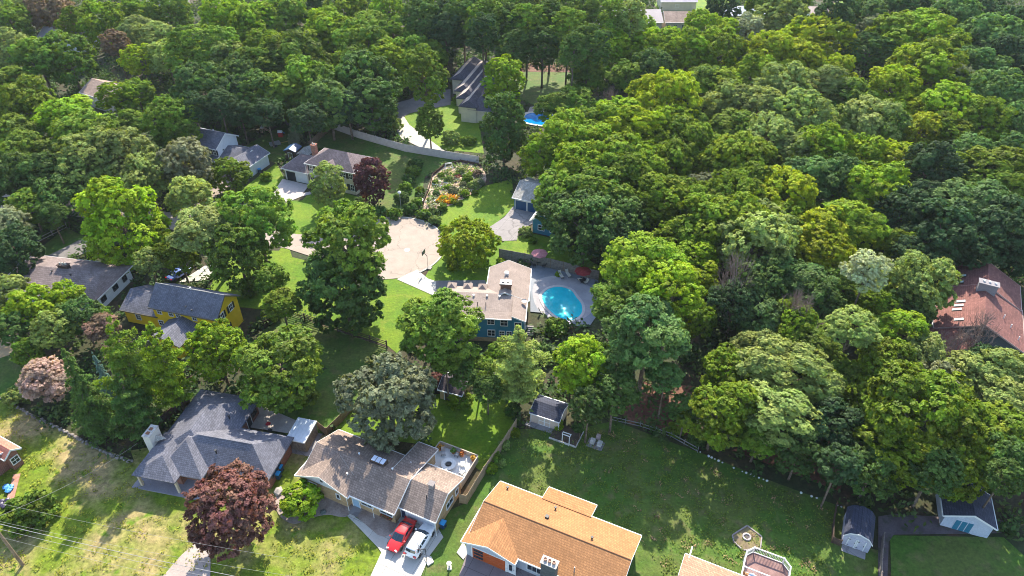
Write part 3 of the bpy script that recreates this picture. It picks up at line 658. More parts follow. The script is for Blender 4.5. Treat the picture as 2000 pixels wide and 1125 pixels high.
for k in range(5): MB().box(2.35, 3.6, -3.1 + k * .3, -2.8 + k * .3, 0, .18 + .17 * k).build('step', GREYC, h.root)

# --- the blue garage and its house
h = House('blue_garage_house', 'blue house with pale grey roof and twin blue garage doors, half under trees', 'house', (1003, 385), 2.8, -22, BLUEW, GREYR)
h.gable(-.25, 6.1, -.25, 8.6, 2.8, 4.4, rp=4.1)
h.gable(6.2, 13.0, -7.0, 7.5, 2.82, 4.7, ax='y', rp=8.6)
h.finish()
DB = paint('deep_blue_door', lin(20, 75, 115), .5)
for x in (1.55, 4.15): h.garage(x, .17, -90, DB, 2.35, 2.15, cols=4)
h.win(8.4, -6.67, 1.5, -90, 1.2, 1.1); h.win(10.8, -6.67, 1.5, -90, 1.2, 1.1)

# --- the red-brown house at the right
h = House('red_brown_house', 'large house with faded red-brown roof, skylights and wide chimney among trees', 'house', (1925, 627), 6.5, -118, M('slate_wall', (.07, .09, .1), (.1, .12, .13)), REDR, M('pale_red_trim', (.42, .3, .27)))
h.gable(-10.5, 1.0, -6.0, 6.2, 3.5, 6.5, rp=0)
h.gable(-17.2, -9.8, -4.9, 6.0, 3.7, 6.75, rp=.3)
h.gable(.2, 8.0, -7.0, .3, 2.9, 4.6, rp=-3.2)
h.finish()
c = MB().box(-9.6, -8.4, -1.2, 1.4, 5.2, 7.6).box(-9.75, -8.25, -1.35, 1.55, 7.6, 7.75); ch = h.part('chimney', c, M('grey_stucco', (.25, .23, .24)))
for k in range(3): MB().lathe([(.18, 7.75), (.18, 8.0)], (-9.0, -.7 + .8 * k, 0), 8).build('flue', paint('pale_flue', (.7, .68, .66), .4), ch)
def rz_(y): return 3.5 + 3.0 * (6.0 - abs(y)) / 6.0
for x, y in ((-5.8, -3.0), (-4.7, -3.2), (-3.6, -3.4), (-.8, -3.1), (-13.5, -3.0), (-11.6, -3.3)):
    z = rz_(y); f = h.part('skylight', MB().extr([(x - .32, y - .6, z - .35), (x - .32, y + .6, z + .25), (x - .32, y + .6, z + .4), (x - .32, y - .6, z - .2)], (.64, 0, 0)), DARK)
    MB().extr([(x - .26, y - .52, z - .14), (x - .26, y + .52, z + .38), (x - .26, y + .52, z + .41), (x - .26, y - .52, z - .11)], (.52, 0, 0)).build('pane', paint('sky_glass', (.45, .55, .55), .15, 0, .8), f)
for x, y in ((-4.2, 2.9), (-3.0, 4.0), (-1.2, 5.2)): h.on_roof('vent_pipe', MB().tube([(x, y, rz_(y) - .3), (x, y, rz_(y) + .7)], .08), WHITE)
h.win(.66, 2.5, 2.0, 0, 1.4, 1.2, fm=DARK); h.win(.66, -.2, 4.6, 0, 1.2, .8, fm=DARK); h.win(-4, -5.55, 1.6, -90, 1.3, 1.2); h.win(-13, -4.45, 1.6, -90, 1.3, 1.2)
dk = MB().box(-11.0, -7.0, -8.6, -6.05, 1.0, 1.12)
for k in range(6): dk.box(-11 + k * .78, -10.92 + k * .78, -8.6, -8.52, 0, 2.0)
dk.box(-11, -7, -8.6, -8.52, 1.95, 2.03); dk.build('deck', M('red_wood', (.15, .07, .07)), h.root)

# --- sheds
h = House('beige_shed', 'small beige board shed with white cross-braced doors and dark roof', 'shed', (1035.5, 809), 2.0, -24, TAN, NAVY)
h.gable(-.2, 4.2, .25, 3.9, 2.0, 2.75, oh=.22, ohg=.15, th=.1); h.finish()
for x in (1.55, 2.4):
    m = MB(); m.box(-.42, .42, -.03, .02, .12, 1.75)
    for a in (-.42, .34): m.box(a, a + .08, -.06, -.03, .12, 1.75, 1)
    for z in (.12, .9, 1.67): m.box(-.34, .34, -.06, -.03, z, z + .08, 1)
    m.build('door', [TAN, WHITE], h.root, (x, .44, 0))
MB().box(-.1, -.01, .38, .46, 0, 1.9).box(3.98, 4.08, .38, .46, 0, 1.9).build('corner_board', WHITE, h.root)
MB().box(-.6, 4.4, -.45, .42, 0, .1).build('stone_step', GREYC, h.root)
h = House('gambrel_shed', 'pale barn-shaped shed with dark blue rounded roof and wide double doors', 'shed', (1639, 1062), 0, -26, M('lilac_boards', (.42, .42, .5), (.48, .47, .54), 2), NAVY)
pr = [(0, 1.75), (.55, 2.5), (1.6, 2.85), (2.65, 2.5), (3.2, 1.75)]; t_ = .09
h.R.extr([(x, .0, z) for x, z in pr] + [(x, .0, z - t_) for x, z in pr[::-1]], (0, 4.3, 0))
h.W.extr([(.1, .12, 0), (3.1, .12, 0), (3.1, .12, 1.7), (2.6, .12, 2.4), (1.6, .12, 2.74), (.6, .12, 2.4), (.1, .12, 1.7)], (0, 4.0, 0))
h.T.extr([(x, -.045, z + .015) for x, z in pr] + [(x, -.045, z - t_ - .06) for x, z in pr[::-1]], (0, .04, 0)); h.finish()
for x in (1.1, 2.1):
    m = MB(); m.box(-.48, .48, -.03, .03, .1, 1.75); m.box(-.48, -.36, -.05, -.03, .1, 1.75, 1); m.box(.36, .48, -.05, -.03, .1, 1.75, 1)
    for z in (.35, 1.4): m.box(-.47, -.2, -.065, -.05, z, z + .07, 2)
    d = m.build('door', [M('lilac_boards', (.42, .42, .5)), WHITE, DARK], h.root, (x, .09, 0)); MB().box(.28, .33, -.09, -.05, .9, 1.1).build('handle', DARK, d)
MB().box(.3, 2.9, -.9, .05, 0, .08).build('ramp', GREYC, h.root)
h = House('pale_gabled_shed', 'pale blue-grey gabled outbuilding under the trees near bottom right corner', 'outbuilding', (1840, 1006), 2.3, -20, M('pale_blue_boards', (.4, .45, .53), (.46, .5, .57), 1), NAVY)
h.gable(.2, 5.9, .1, 5.2, 2.2, 3.55, ax='y', rp=3.1, oh=.3, ohg=.2); h.finish()
m = MB(); m.box(-1.0, 1.0, -.03, .02, 0, 2.0)
for k in range(3): m.box(-.95 + .65 * k, -.4 + .65 * k, -.05, -.03, .15, 1.85, 1)
m.build('door', [M('pale_blue_boards', (.4, .45, .53)), paint('teal_panel', lin(40, 110, 135), .5)], h.root, (2.7, .3, 0))
h = House('metal_roofed_shed', 'grey slatted shed with flat silvery metal roof beside slate house', 'shed', (565, 850), 2.2, -14, M('grey_slats', (.2, .17, .16), (.26, .22, .2), 3), paint('silver_sheet', (.55, .6, .66), .35, .3))
h.shed(-.15, 2.55, -.65, 2.95, 2.2, 2.5, wall=True, oh=.12)
for k in range(9): h.W.box(2.435, 2.47, -.45 + k * .36, -.39 + k * .36, 0, 2.1)
for k in range(7): h.W.box(-.0 + k * .36, .06 + k * .36, -.575, -.53, 0, 2.0)
for k in range(5): h.R.extr([(.3 + k * .5, -.64, 2.205), (.3 + k * .5, 2.94, 2.505), (.3 + k * .5, 2.94, 2.54), (.3 + k * .5, -.64, 2.24)], (.05, 0, 0))
h.finish(); MB().box(-.2, 3.0, -1.1, 2.9, 0, .07).build('slab', GREYC, h.root)
h = House('hidden_shed', 'small dark-roofed shed half hidden behind the round shrub', 'shed', (858, 758), 2.2, -20, M('tan_wall', (.45, .3, .17)), shingle('dark_purple_shingles', (.075, .06, .07)))
h.gable(-.2, 3.6, -.2, 3.4, 2.1, 3.0, oh=.25, ohg=.2); h.finish(); h.door(1.2, .04, -90, WOODD, .9, 1.9)
for nm, p, zz, lab, wm_, d_ in (('blue_tarped_shed', (553, 294), 2.3, 'small shed with faded blue sheet roof behind cream house garage', paint('blue_sheet', lin(45, 85, 125), .5), 3.2), ('grey_shed', (578, 301), 2.3, 'small grey shed beside red brick chimney of cream house', GREYR, 3.6)):
    h = House(nm, lab, 'shed', p, zz, -15, WOODD, wm_); h.gable(0, 3.0, 0, d_, 2.3, 2.9, ax='y', oh=.15, ohg=.15, trim=False); h.finish(); h.door(1.5, .13, -90, WOOD, .9, 1.8)
# --- houses at the edges and far away
h = House('pink_roofed_house', 'corner of a house with pinkish tan roof at the bottom edge', 'house', (1340, 1082), 2.8, -25, GSID, PINKT)
h.gable(-.1, 9.0, -7.5, .0, 2.8, 4.2); h.finish(); MB().box(.35, .5, -.4, 1.15, 2.85, 2.95).build('ridge_beam', WHITE, h.root); h.win(4, -.44, 1.5, 90, 1.2, 1.1)
h = House('brick_red_house', 'corner of a house with brick-red roof at the left edge', 'house', (22, 876), 2.8, -27, REDBR, BRICKR)
h.gable(-9, .15, -9.5, .1, 2.8, 4.6, ax='x'); h.gable(-4, 1.0, -1.6, .6, 2.8, 3.6, ax='x'); h.finish(); h.win(.67, -.5, 1.5, 0, .9, 1.0)
h = House('far_tan_house', 'distant cream house with tan roof and dark porch rail in the woods', 'house', (1300, 45), 3, 0, CREAM, TANR)
h.gable(-.2, 9, -.2, 9.5, 3.2, 5.4); h.finish()
for x in (1.2, 3.4, 6.0): h.win(x, .24, 1.7, -90, 1.0, 1.2)
p_ = MB(); p_.box(-.2, 8.6, -1.6, .2, .5, .62)
for k in range(12): p_.box(-.2 + k * .78, -.12 + k * .78, -1.6, -1.52, 0, 1.6)
p_.box(-.2, 8.5, -1.6, -1.52, 1.55, 1.63); p_.build('porch', DARK, h.root)
h = House('far_grey_house', 'distant house with grey roof showing between trees in top left corner', 'house', (92, 66), 4, -10, WSID, M('grey_far_roof', (.22, .21, .23), (.34, .3, .28), .2)); h.gable(-1, 14, -4, 5.5, 3.6, 6); h.finish(); h.win(6, -3.5, 1.8, -90, 1.4, 1.2)
h = House('far_brown_house', 'distant house with pinkish brown roof glimpsed in the left woods', 'house', (190, 170), 4, -30, CREAM, TANR); h.gable(-2, 11, -4, 5, 3.6, 5.8); h.finish(); h.win(4, -3.5, 1.7, -90, 1.4, 1.2)
h = House('far_white_house', 'distant pale house with white roof at the top edge', 'house', (1430, 22), 4, 8, WSID, M('white_roof', (.6, .64, .7), (.5, .55, .62), .2)); h.hip(-1, 11, -3, 6, 3.4, 5.2); h.finish(); h.win(4, -2.5, 1.7, -90, 1.4, 1.2)
h = House('far_pink_house', 'distant house with bright pinkish roof behind thin trees at the top edge', 'house', (1265, 40), 4, 4, CREAM, M('pink_far_roof', (.6, .5, .46), (.52, .43, .4), .2)); h.gable(-16, 5, -1, 10, 3.6, 6.2); h.finish(); h.win(-8, -.5, 1.7, -90, 1.4, 1.2); h.win(-2, -.5, 1.7, -90, 1.4, 1.2)
h = House('far_peach_house', 'distant low building with peach roof and white edge in top right woods', 'house', (1590, 22), 3, -6, WSID, M('peach_roof', (.6, .42, .33), (.66, .52, .44), .5)); h.gable(-2, 6, -2.5, 4, 2.8, 4.4); h.finish(); h.win(2, -2, 1.5, -90, 1.2, 1.1)
h = House('far_mauve_house', 'distant mauve-roofed house peeping out at the top edge left of centre', 'house', (310, 2), 3, 0, CREAM, TANR); h.gable(-4, 8, -1, 8, 3.2, 5.2); h.finish(); h.win(2, -.5, 1.6, -90, 1.2, 1.1)
h = House('far_lilac_house', 'distant long lilac-grey roof at top edge above the tan-roofed house', 'house', (1312, 3), 3, 0, CREAM, M('lilac_roof', (.42, .36, .42), (.5, .44, .48), .3)); h.gable(-4, 9, -1, 8, 3.2, 5.2); h.finish(); h.win(2, -.5, 1.6, -90, 1.2, 1.1)
# ------------------------------------------------------------------ pools
def watermat(name, c):
    m, N, L, P = _new(name)
    tc = N.new('ShaderNodeTexCoord').outputs['Object']
    P.inputs['Roughness'].default_value = .02; P.inputs['Specular IOR Level'].default_value = .15
    rgb = N.new('ShaderNodeRGB'); rgb.outputs[0].default_value = (*c, 1)
    L.new(_scalecol(N, L, rgb.outputs[0], _noise(N, L, tc, .9, 3), .9, 1.12), P.inputs['Base Color'])
    b = N.new('ShaderNodeBump'); b.inputs['Strength'].default_value = .3; b.inputs['Distance'].default_value = .12
    L.new(_noise(N, L, tc, 4.5, 3), b.inputs['Height']); L.new(b.outputs[0], P.inputs['Normal']); return m
def spline(pts, n):
    P = [Vector((p[0], p[1], 0)) for p in pts]; Q = []
    for i in range(len(P)):
        a, b, c, d = P[i - 1], P[i], P[(i + 1) % len(P)], P[(i + 2) % len(P)]
        for k in range(n):
            t = k / n; q = .5 * ((2 * b) + (-a + c) * t + (2 * a - 5 * b + 4 * c - d) * t * t + (-a + 3 * b - 3 * c + d) * t ** 3); Q.append((q.x, q.y))
    return Q
t = thing('swimming_pool', 'kidney-shaped turquoise pool with pale coping behind the blue house', 'swimming pool', (8.21, 93.76, .12))
kid = spline([(-3.1, 2.0), (-1.9, 3.8), (0, 4.4), (1.9, 3.5), (2.7, 1.6), (3.5, -.6), (3.2, -3.0), (1.6, -4.6), (-.2, -4.2), (-1.9, -2.2), (-2.9, .2)], 5)
cen = Vector((.3, .2)); cop = MB(); n = len(kid)
outr = [tuple(Vector(p) + (Vector(p) - cen).normalized() * .5) for p in kid]
for i in range(n):
    j = (i + 1) % n; cop.prism([kid[i], outr[i], outr[j], kid[j]], .03, .13)
cop.build('coping', M('pool_coping', (.5, .46, .45), (.56, .52, .5), .6), t)
MB().add([(x, y, .085) for x, y in kid], [tuple(range(n))]).build('water', watermat('turquoise_water', (.01, .5, .58)), t)
t = thing('swimming_pool', 'small bright blue pool with white edge seen between trees beyond the white fence', 'swimming pool', (*at(1058, 236)[:2], .12), -15)
kid = spline([(-4.5, 2.5), (-2, 3.8), (2.5, 3.6), (4.8, 1.0), (3.5, -2.2), (0, -3), (-4, -1.8)], 5); n = len(kid)
outr = [(x * 1.16, y * 1.2) for x, y in kid]; cop = MB()
for i in range(n):
    j = (i + 1) % n; cop.prism([kid[i], outr[i], outr[j], kid[j]], .03, .14)
cop.build('coping', M('white_coping', (.66, .62, .56)), t)
MB().add([(x, y, .08) for x, y in kid], [tuple(range(n))]).build('water', watermat('blue_water', (.0, .2, .55)), t)
sheet('patio', px((1030, 222), (1035, 210), (1075, 205), (1105, 215), (1100, 228), (1060, 224)), Z3, M('pinkish_patio', (.36, .3, .28), (.4, .34, .32), .4))

# ------------------------------------------------------------------ fences
def fence(name, label, pts, h_, mat, cat='fence', rails=None, gap=2.4, post=.1, postmat=None, th=.05, z0=.05, cap=.1):
    """panels between posts; rails = number of open rails instead of boards"""
    pts = [Vector((p[0], p[1], 0)) for p in pts]
    root = thing(name, label, cat, tuple(pts[0])); o = pts[0]
    nodes = [pts[0]]
    for a, b in zip(pts, pts[1:]):
        k = max(1, int(round((b - a).length / gap)))
        nodes += [a + (b - a) * (i + 1) / k for i in range(k)]
    pm = None
    for i, q in enumerate(nodes):
        d = q - o
        if pm is None: pm = MB().box(-post / 2, post / 2, -post / 2, post / 2, 0, h_ + cap).mesh('post', postmat or mat)
        t = (nodes[min(i + 1, len(nodes) - 1)] - nodes[max(i - 1, 0)])
        link('post', pm, root, (d.x, d.y, 0), math.degrees(math.atan2(t.y, t.x)))
    for a, b in zip(nodes, nodes[1:]):
        L_ = (b - a).length - post; m = MB()
        if rails:
            for k in range(rails): m.box(-L_ / 2, L_ / 2, -th / 2, th / 2, h_ * (k + .55) / rails - .07, h_ * (k + .55) / rails + .07)
        else:
            nb = max(4, int(L_ / .2))
            for k in range(nb): m.box(-L_ / 2 + L_ * k / nb + .006, -L_ / 2 + L_ * (k + 1) / nb - .006, -th / 2, th / 2, z0, h_ - (.03 if k % 2 else 0))
            m.box(-L_ / 2, L_ / 2, -th / 2 - .04, -th / 2 - .001, h_ * .25, h_ * .25 + .09).box(-L_ / 2, L_ / 2, -th / 2 - .04, -th / 2 - .001, h_ * .8, h_ * .8 + .09)
        c = (a + b) / 2 - o; t = b - a
        m.build('rail' if rails else 'panel', mat, root, (c.x, c.y, 0), math.degrees(math.atan2(t.y, t.x)))
    return root
VINYL = M('vinyl_fence', (.5, .45, .42), (.58, .53, .49), 1, fine=3, amp=.08)
fence('vinyl_fence', 'long pale vinyl fence crossing behind the cream house yard', px((650, 252), (700, 270), (790, 296), (860, 308), (935, 320)), 1.9, VINYL, gap=2.6)
fence('wood_fence', 'short brown wood fence running down from left end of the pale vinyl fence', px((648, 252), (625, 272), (605, 290)), 1.8, WOOD)
fence('rail_fence', 'dark weathered rail fence between yellow house and big lawn tree', px((518, 640), (565, 616), (660, 648), (756, 680)), 1.5, WOODD, rails=4, gap=3.0, post=.16)
fence('wood_fence', 'tall grey-brown board fence behind the pool patio umbrellas', px((975, 505), (1050, 519), (1100, 531), (1168, 549)), 2.2, M('grey_boards', (.2, .16, .14), (.27, .22, .19), 2, fine=6, amp=.3), gap=2.4, postmat=WOOD)
fence('wood_fence', 'brown board fence left of the slate-roofed house under the pines', px((268, 868), (318, 832), (372, 788)), 1.8, WOODD)
fence('wood_fence', 'board fence joining metal-roofed shed to back lawn', px((622, 838), (640, 852), (668, 824), (690, 800)), 1.6, WOOD)
fence('wood_fence', 'tan board fence climbing right of the brown-roofed house', px((898, 982), (912, 985), (945, 930), (978, 882), (1008, 836)), 1.8, M('tan_boards_fence', (.33, .23, .14), (.42, .31, .2), 1.5, fine=5, amp=.25))
fence('garden_fence', 'low rusty brown edging fence curving round the vegetable plot', px((826, 400), (838, 372), (845, 345), (868, 326), (900, 318), (940, 326)), .8, WOODD, gap=2.0)
fence('wire_fence', 'thin post and wire fence along the wood edge behind big shady lawn', px((1192, 822), (1250, 835), (1310, 855), (1362, 884)), 1.1, GREYM, rails=2, gap=2.2, post=.06, th=.02)
fence('rail_fence', 'two-rail wooden fence above the grey-brown roof at the left edge', px((20, 510), (75, 475), (132, 446)), 1.2, M('grey_rail', (.3, .27, .25)), rails=2, gap=3, post=.12)
fence('wood_fence', 'dark board fence beside left wall of the gambrel shed', px((1632, 990), (1625, 1030), (1624, 1060), (1640, 1066)), 1.1, WOODD, gap=2)
fence('post_fence', 'short grey fence along the gravel path at bottom right', px((1722, 1052), (1718, 1100), (1716, 1160)), 1.2, M('grey_boards', (.2, .16, .14)), gap=2)
rnd = random.Random(11); sw = MB()
line = px((-60, 742), (0, 776), (60, 812), (150, 856), (205, 885), (258, 905))
for a, b in zip(line, line[1:]):
    a, b = Vector(a), Vector(b); k = int((b - a).length / .42)
    for i in range(k):
        p = a + (b - a) * (i + rnd.random()) / k
        for zz in (.1, .28): sw.rock((p.x + rnd.uniform(-.15, .15), p.y + rnd.uniform(-.15, .15), zz), rnd.uniform(.17, .27), rnd)
tag(sw.build('stone_wall', M('dull_stone', (.2, .17, .15), (.33, .29, .26), 2, fine=6, amp=.3)), 'low dry stone wall along top of the dry front lawn', 'stone wall')
se = MB(); line = px((1360, 880), (1440, 918), (1520, 948), (1600, 975), (1650, 993))
for a, b in zip(line, line[1:]):
    a, b = Vector(a), Vector(b); k = int((b - a).length / .5)
    for i in range(k):
        if rnd.random() < .4: continue
        p = a + (b - a) * (i + rnd.random() * .5) / k; se.rock((p.x, p.y, .08), rnd.uniform(.1, .2), rnd)
tag(se.build('stone_edging', M('white_stone', (.6, .6, .58), (.7, .7, .68), 3)), 'broken row of white edging stones along the wood edge', 'stone edging')

# ------------------------------------------------------------------ cars
def car(name, label, loc, rz, paintm, L_=4.6, W_=1.84, H_=1.45, suv=False):
    root = thing(name, label, 'car', loc, rz)
    hl = L_ / 2; bz = .98 if suv else .9
    if suv: st = [(-hl, .74, .5, .82), (-hl + .12, .88, .34, .98), (-hl + .7, .97, .28, 1.02), (-.6, 1.0, .24, 1.0), (.6, 1.0, .24, .99), (1.2, .98, .26, .98), (hl - .55, .93, .3, .88), (hl - .14, .84, .36, .74), (hl, .68, .46, .64)]
    else: st = [(-hl, .7, .48, .8), (-hl + .12, .86, .34, .9), (-hl + .75, .96, .27, .94), (-.7, 1.0, .22, .92), (.5, 1.0, .22, .9), (1.1, .98, .24, .88), (hl - .55, .92, .28, .76), (hl - .15, .82, .34, .64), (hl, .66, .42, .56)]
    m = MB(); ring = []
    for x, wf, z0, z1 in st:
        w_ = W_ / 2 * wf; zm = z0 + (z1 - z0) * .62
        ring.append([(x, -w_ * .86, z0), (x, -w_, z0 + .12), (x, -w_, zm), (x, -w_ * .9, z1 - .03), (x, -w_ * .5, z1 + .02), (x, 0, z1 + .035), (x, w_ * .5, z1 + .02), (x, w_ * .9, z1 - .03), (x, w_, zm), (x, w_, z0 + .12), (x, w_ * .86, z0)])
    k = 11; vs = [p for r in ring for p in r]; fs = []
    for i in range(len(ring) - 1):
        for j in range(k): fs.append((i * k + j, i * k + (j + 1) % k, (i + 1) * k + (j + 1) % k, (i + 1) * k + j))
    fs.append(tuple(range(k - 1, -1, -1))); fs.append(tuple((len(ring) - 1) * k + j for j in range(k)))
    m.add(vs, fs); b = m.build('body', paintm, root, smooth=True)
    sd2 = b.modifiers.new('sub', 'SUBSURF'); sd2.levels = 1; sd2.render_levels = 2
    # cabin
    if suv: xb, xf, tb, tf = -hl + .1, 1.12, -hl + .5, .25
    else: xb, xf, tb, tf = -hl + .62, 1.05, -hl + 1.3, .12
    wb, wt = W_ / 2 * .93, W_ / 2 * .72; zt = H_
    bz -= .04
    B = [(xb, -wb * .92, bz), (xf, -wb * .9, bz), (xf + .14, 0, bz - .02), (xf, wb * .9, bz), (xb, wb * .92, bz), (xb - .08, 0, bz)]
    T = [(tb, -wt, zt - .05), (tf, -wt, zt - .05), (tf + .08, 0, zt - .02), (tf, wt, zt - .05), (tb, wt, zt - .05), (tb - .05, 0, zt - .03)]
    FC = [(0, 1, 7, 6), (1, 2, 8, 7), (2, 3, 9, 8), (3, 4, 10, 9), (4, 5, 11, 10), (5, 0, 6, 11)]
    g = MB(); g.add(B + T, FC + [(6, 7, 8, 9, 10, 11), (5, 4, 3, 2, 1, 0)]); cb = g.build('cabin', paintm, root, smooth=True)
    bv = cb.modifiers.new('round', 'BEVEL'); bv.width = .13; bv.segments = 3; bv.limit_method = 'ANGLE'
    V = [Vector(p) for p in B + T]
    def panel(q, x0, x1, y0, y1, off=.012):
        a_, b_, c_, d_ = [V[i] for i in q]
        nrm = (b_ - a_).cross(d_ - a_).normalized() * off
        P_ = lambda s_, t_: (a_ + (b_ - a_) * s_) * (1 - t_) + (d_ + (c_ - d_) * s_) * t_
        pts = [P_(x0, y0), P_(x1, y0), P_(x1, y1), P_(x0, y1)]
        return [tuple(p + nrm) for p in pts] + [tuple(p - nrm) for p in pts]
    BX = [(0, 1, 2, 3), (7, 6, 5, 4), (0, 4, 5, 1), (1, 5, 6, 2), (2, 6, 7, 3), (3, 7, 4, 0)]
    CG = paint('car_glass', (.015, .03, .045), .05, 0, 1.0)
    wd = MB(); wd.add(panel(FC[1], .1, 1.0, .1, .86), BX).add(panel(FC[2], 0, .9, .1, .86), BX); wd.build('windscreen', CG, root)
    wd = MB(); lo = .42 if suv else .12
    wd.add(panel(FC[4], .14, 1.0, lo, .84), BX).add(panel(FC[5], 0, .86, lo, .84), BX); wd.build('rear_window', CG, root)
    for q, cuts in ((FC[0], ((.12, .42), (.47, .72), (.76, .9))), (FC[3], ((.1, .24), (.28, .53), (.58, .88)))):
        wd = MB()
        for c0, c1 in (cuts if suv else cuts[:2] if q is FC[0] else cuts[1:]): wd.add(panel(q, c0, c1, .16, .8), BX)
        wd.build('side_window', CG, root)
    if suv:
        rr = MB()
        for sg in (-1, 1): rr.tube([(tb + .1, sg * wt * .93, zt + .05), (tf - .1, sg * wt * .93, zt + .05)], .025, 6)
        rr.build('roof_rail', DARK, root)
    wm = MB(); wm2 = MB()
    tyre = MB().lathe([(.2, -.1), (.33, -.1), (.345, -.06), (.345, .06), (.33, .1), (.2, .1)], n=20).mesh('tyre', paint('tyre', (.02, .02, .02), .8))
    rim = MB().lathe([(.05, .085), (.2, .075), (.23, .09), (.23, -.09), (.1, -.09)], n=12).mesh('rim', GREYM)
    for x in (-hl + .85, hl - .9):
        for sg in (-1, 1):
            wh = bpy.data.objects.new('wheel', None); COL.objects.link(wh); wh.parent = root; wh.location = (x, sg * (W_ / 2 - .1), .345); wh.rotation_euler = (sg * -math.pi / 2, 0, 0); wh.empty_display_size = .2
            link('tyre', tyre, wh); link('rim', rim, wh)
    for sg in (-1, 1):
        MB().box(-.1, .05, -.17, .17, -.06, .04).build('headlight', paint('lamp_glass', (.75, .75, .75), .1, 0, .9), root, (hl - .16, sg * W_ * .3, .66 if not suv else .74), sg * -18)
        MB().box(-.08, .1, -.2, .2, -.08, .1).build('tail_light', paint('red_lamp', (.45, .01, .01), .15, 0, .8), root, (-hl + .07, sg * W_ * .33, .74 if not suv else .84), sg * 14)
        MB().box(-.08, .08, -.1, .1, -.06, .07).build('side_mirror', paintm, root, (xf - .25, sg * (W_ / 2 + .06), bz + .1))
    MB().box(-.015, .015, -.26, .26, -.07, .07).build('number_plate', WHITE, root, (-hl + .0 if suv else -hl, 0, .62))
    MB().box(-.03, .03, -.5, .5, -.06, .06).build('grille', DARK, root, (hl - .02, 0, .48))
    return root
RED = paint('red_car_paint', (.62, .01, .008), .3, 0, .5, 1.0); WHT = paint('white_car_paint', (.8, .8, .8), .3, 0, .5, 1.0); BLU = paint('blue_car_paint', (.12, .18, .45), .3, .2, .5, 1.0)
def ctr(a, b): p = at(*a); q = at(*b); return ((p[0] + q[0]) / 2, (p[1] + q[1]) / 2, .175)
car('parked_car', 'glossy red saloon car parked left of the white car', ctr((799, 1030), (770, 1075)), -114, RED)
car('parked_car', 'white estate car with dark glass parked right of the red car', ctr((838, 1042), (804, 1084)), 66, WHT, 4.75, 1.88, 1.66, True)
car('parked_car', 'pale blue car on the drive behind the yellow house', (*at(352, 540)[:2], .175), 60, BLU, 4.5, 1.8, 1.5)

# ------------------------------------------------------------------ bins, umbrellas, tables and garden things
def bin_(label, u, v, rz, group='wheeled bins'):
    t = thing('wheeled_bin', label, 'bin', (*at(u, v)[:2], .03), rz, None)
    m = MB(); b = [(-.24, -.28), (.24, -.28), (.24, .28), (-.24, .28)]
    vs = [(x, y, .06) for x, y in b] + [(x * 1.25, y * 1.25, 1.0) for x, y in b]
    m.add(vs, [(3, 2, 1, 0), (4, 5, 6, 7), (0, 1, 5, 4), (1, 2, 6, 5), (2, 3, 7, 6), (3, 0, 4, 7)]); m.build('body', paint('bin_navy', (.02, .05, .12), .5), t)
    MB().prism([(-.33, -.4), (.33, -.4), (.33, .36), (-.33, .36)], 1.0, 1.06).prism([(-.26, -.32), (.26, -.32), (.26, .28), (-.26, .28)], 1.06, 1.1).build('lid', paint('bin_blue', (.03, .3, .62), .4), t)
    for s_ in (-1, 1): MB().tube([(s_ * .26, .3, .11), (s_ * .31, .3, .11)], .11, 10).build('wheel', DARK, t)
    MB().tube([(-.25, .42, .98), (.25, .42, .98)], .025, 6).build('handle', DARK, t); return t
bin_('blue-lidded bin standing at the wall right of the white car', 866, 1030, -25)
bin_('blue-lidded bin beside the slate-roofed house, nearer its eave corner', 545, 934, -12)
bin_('blue-lidded bin beside the slate-roofed house, further up the wall', 549, 921, -12)
bin_('blue bin against the white wall of the white gabled house', 508, 338, 10)
def umbrella(label, u, v, col, r=1.5, h_=2.3):
    t = thing('patio_umbrella', label, 'umbrella', (*at(u, v)[:2], .17))
    m = MB(); n = 8; vs = [(0, 0, h_ + .45)]
    for k in range(n): a = 2 * math.pi * k / n; vs.append((r * math.cos(a), r * math.sin(a), h_))
    for k in range(n): a = 2 * math.pi * (k + .5) / n; vs.append((r * .9 * math.cos(a), r * .9 * math.sin(a), h_ + .03))
    fs = []
    for k in range(n): fs += [(0, 1 + k, 1 + n + k), (0, 1 + n + k, 1 + (k + 1) % n)]
    m.add(vs, fs); o = m.build('canopy', col, t); md = o.modifiers.new('solid', 'SOLIDIFY'); md.thickness = .03
    MB().tube([(0, 0, 0), (0, 0, h_ + .5)], .03, 8).build('pole', GREYM, t); MB().lathe([(.3, 0), (.28, .08), (.06, .12)], n=14).build('base', DARK, t)
def table(name, label, x, y, z, r=.6, mat=None, h_=.72):
    t = thing(name, label, 'table', (x, y, z)); MB().lathe([(r, h_ - .04), (r, h_)], n=18).build('tabletop', mat or DARK, t)
    for k in range(4):
        a = math.pi / 4 + k * math.pi / 2; MB().tube([(r * .6 * math.cos(a), r * .6 * math.sin(a), h_ - .04), (r * .75 * math.cos(a), r * .75 * math.sin(a), 0)], .025, 6).build('leg', mat or DARK, t)
_chm = {}
def chair(label, x, y, z, rz, mat, name='garden_chair', group=None, lounge=False):
    t = thing(name, label, 'lounger' if lounge else 'chair', (x, y, z), rz, group); L_ = 1.2 if lounge else .5
    MB().box(-.27, .27, -L_ / 2, L_ / 2, .38, .45).build('seat', mat, t)
    b = MB(); b.extr([(-.27, L_ / 2, .4), (-.27, L_ / 2 + .28, .98), (-.27, L_ / 2 + .34, .95), (-.27, L_ / 2 + .06, .38)], (.54, 0, 0)); b.build('backrest', mat, t)
    for sx in (-1, 1):
        for sy in (-1, 1): MB().box(sx * .24 - .02, sx * .24 + .02, sy * (L_ / 2 - .04) - .02, sy * (L_ / 2 - .04) + .02, 0, .38).build('leg', DARK, t)
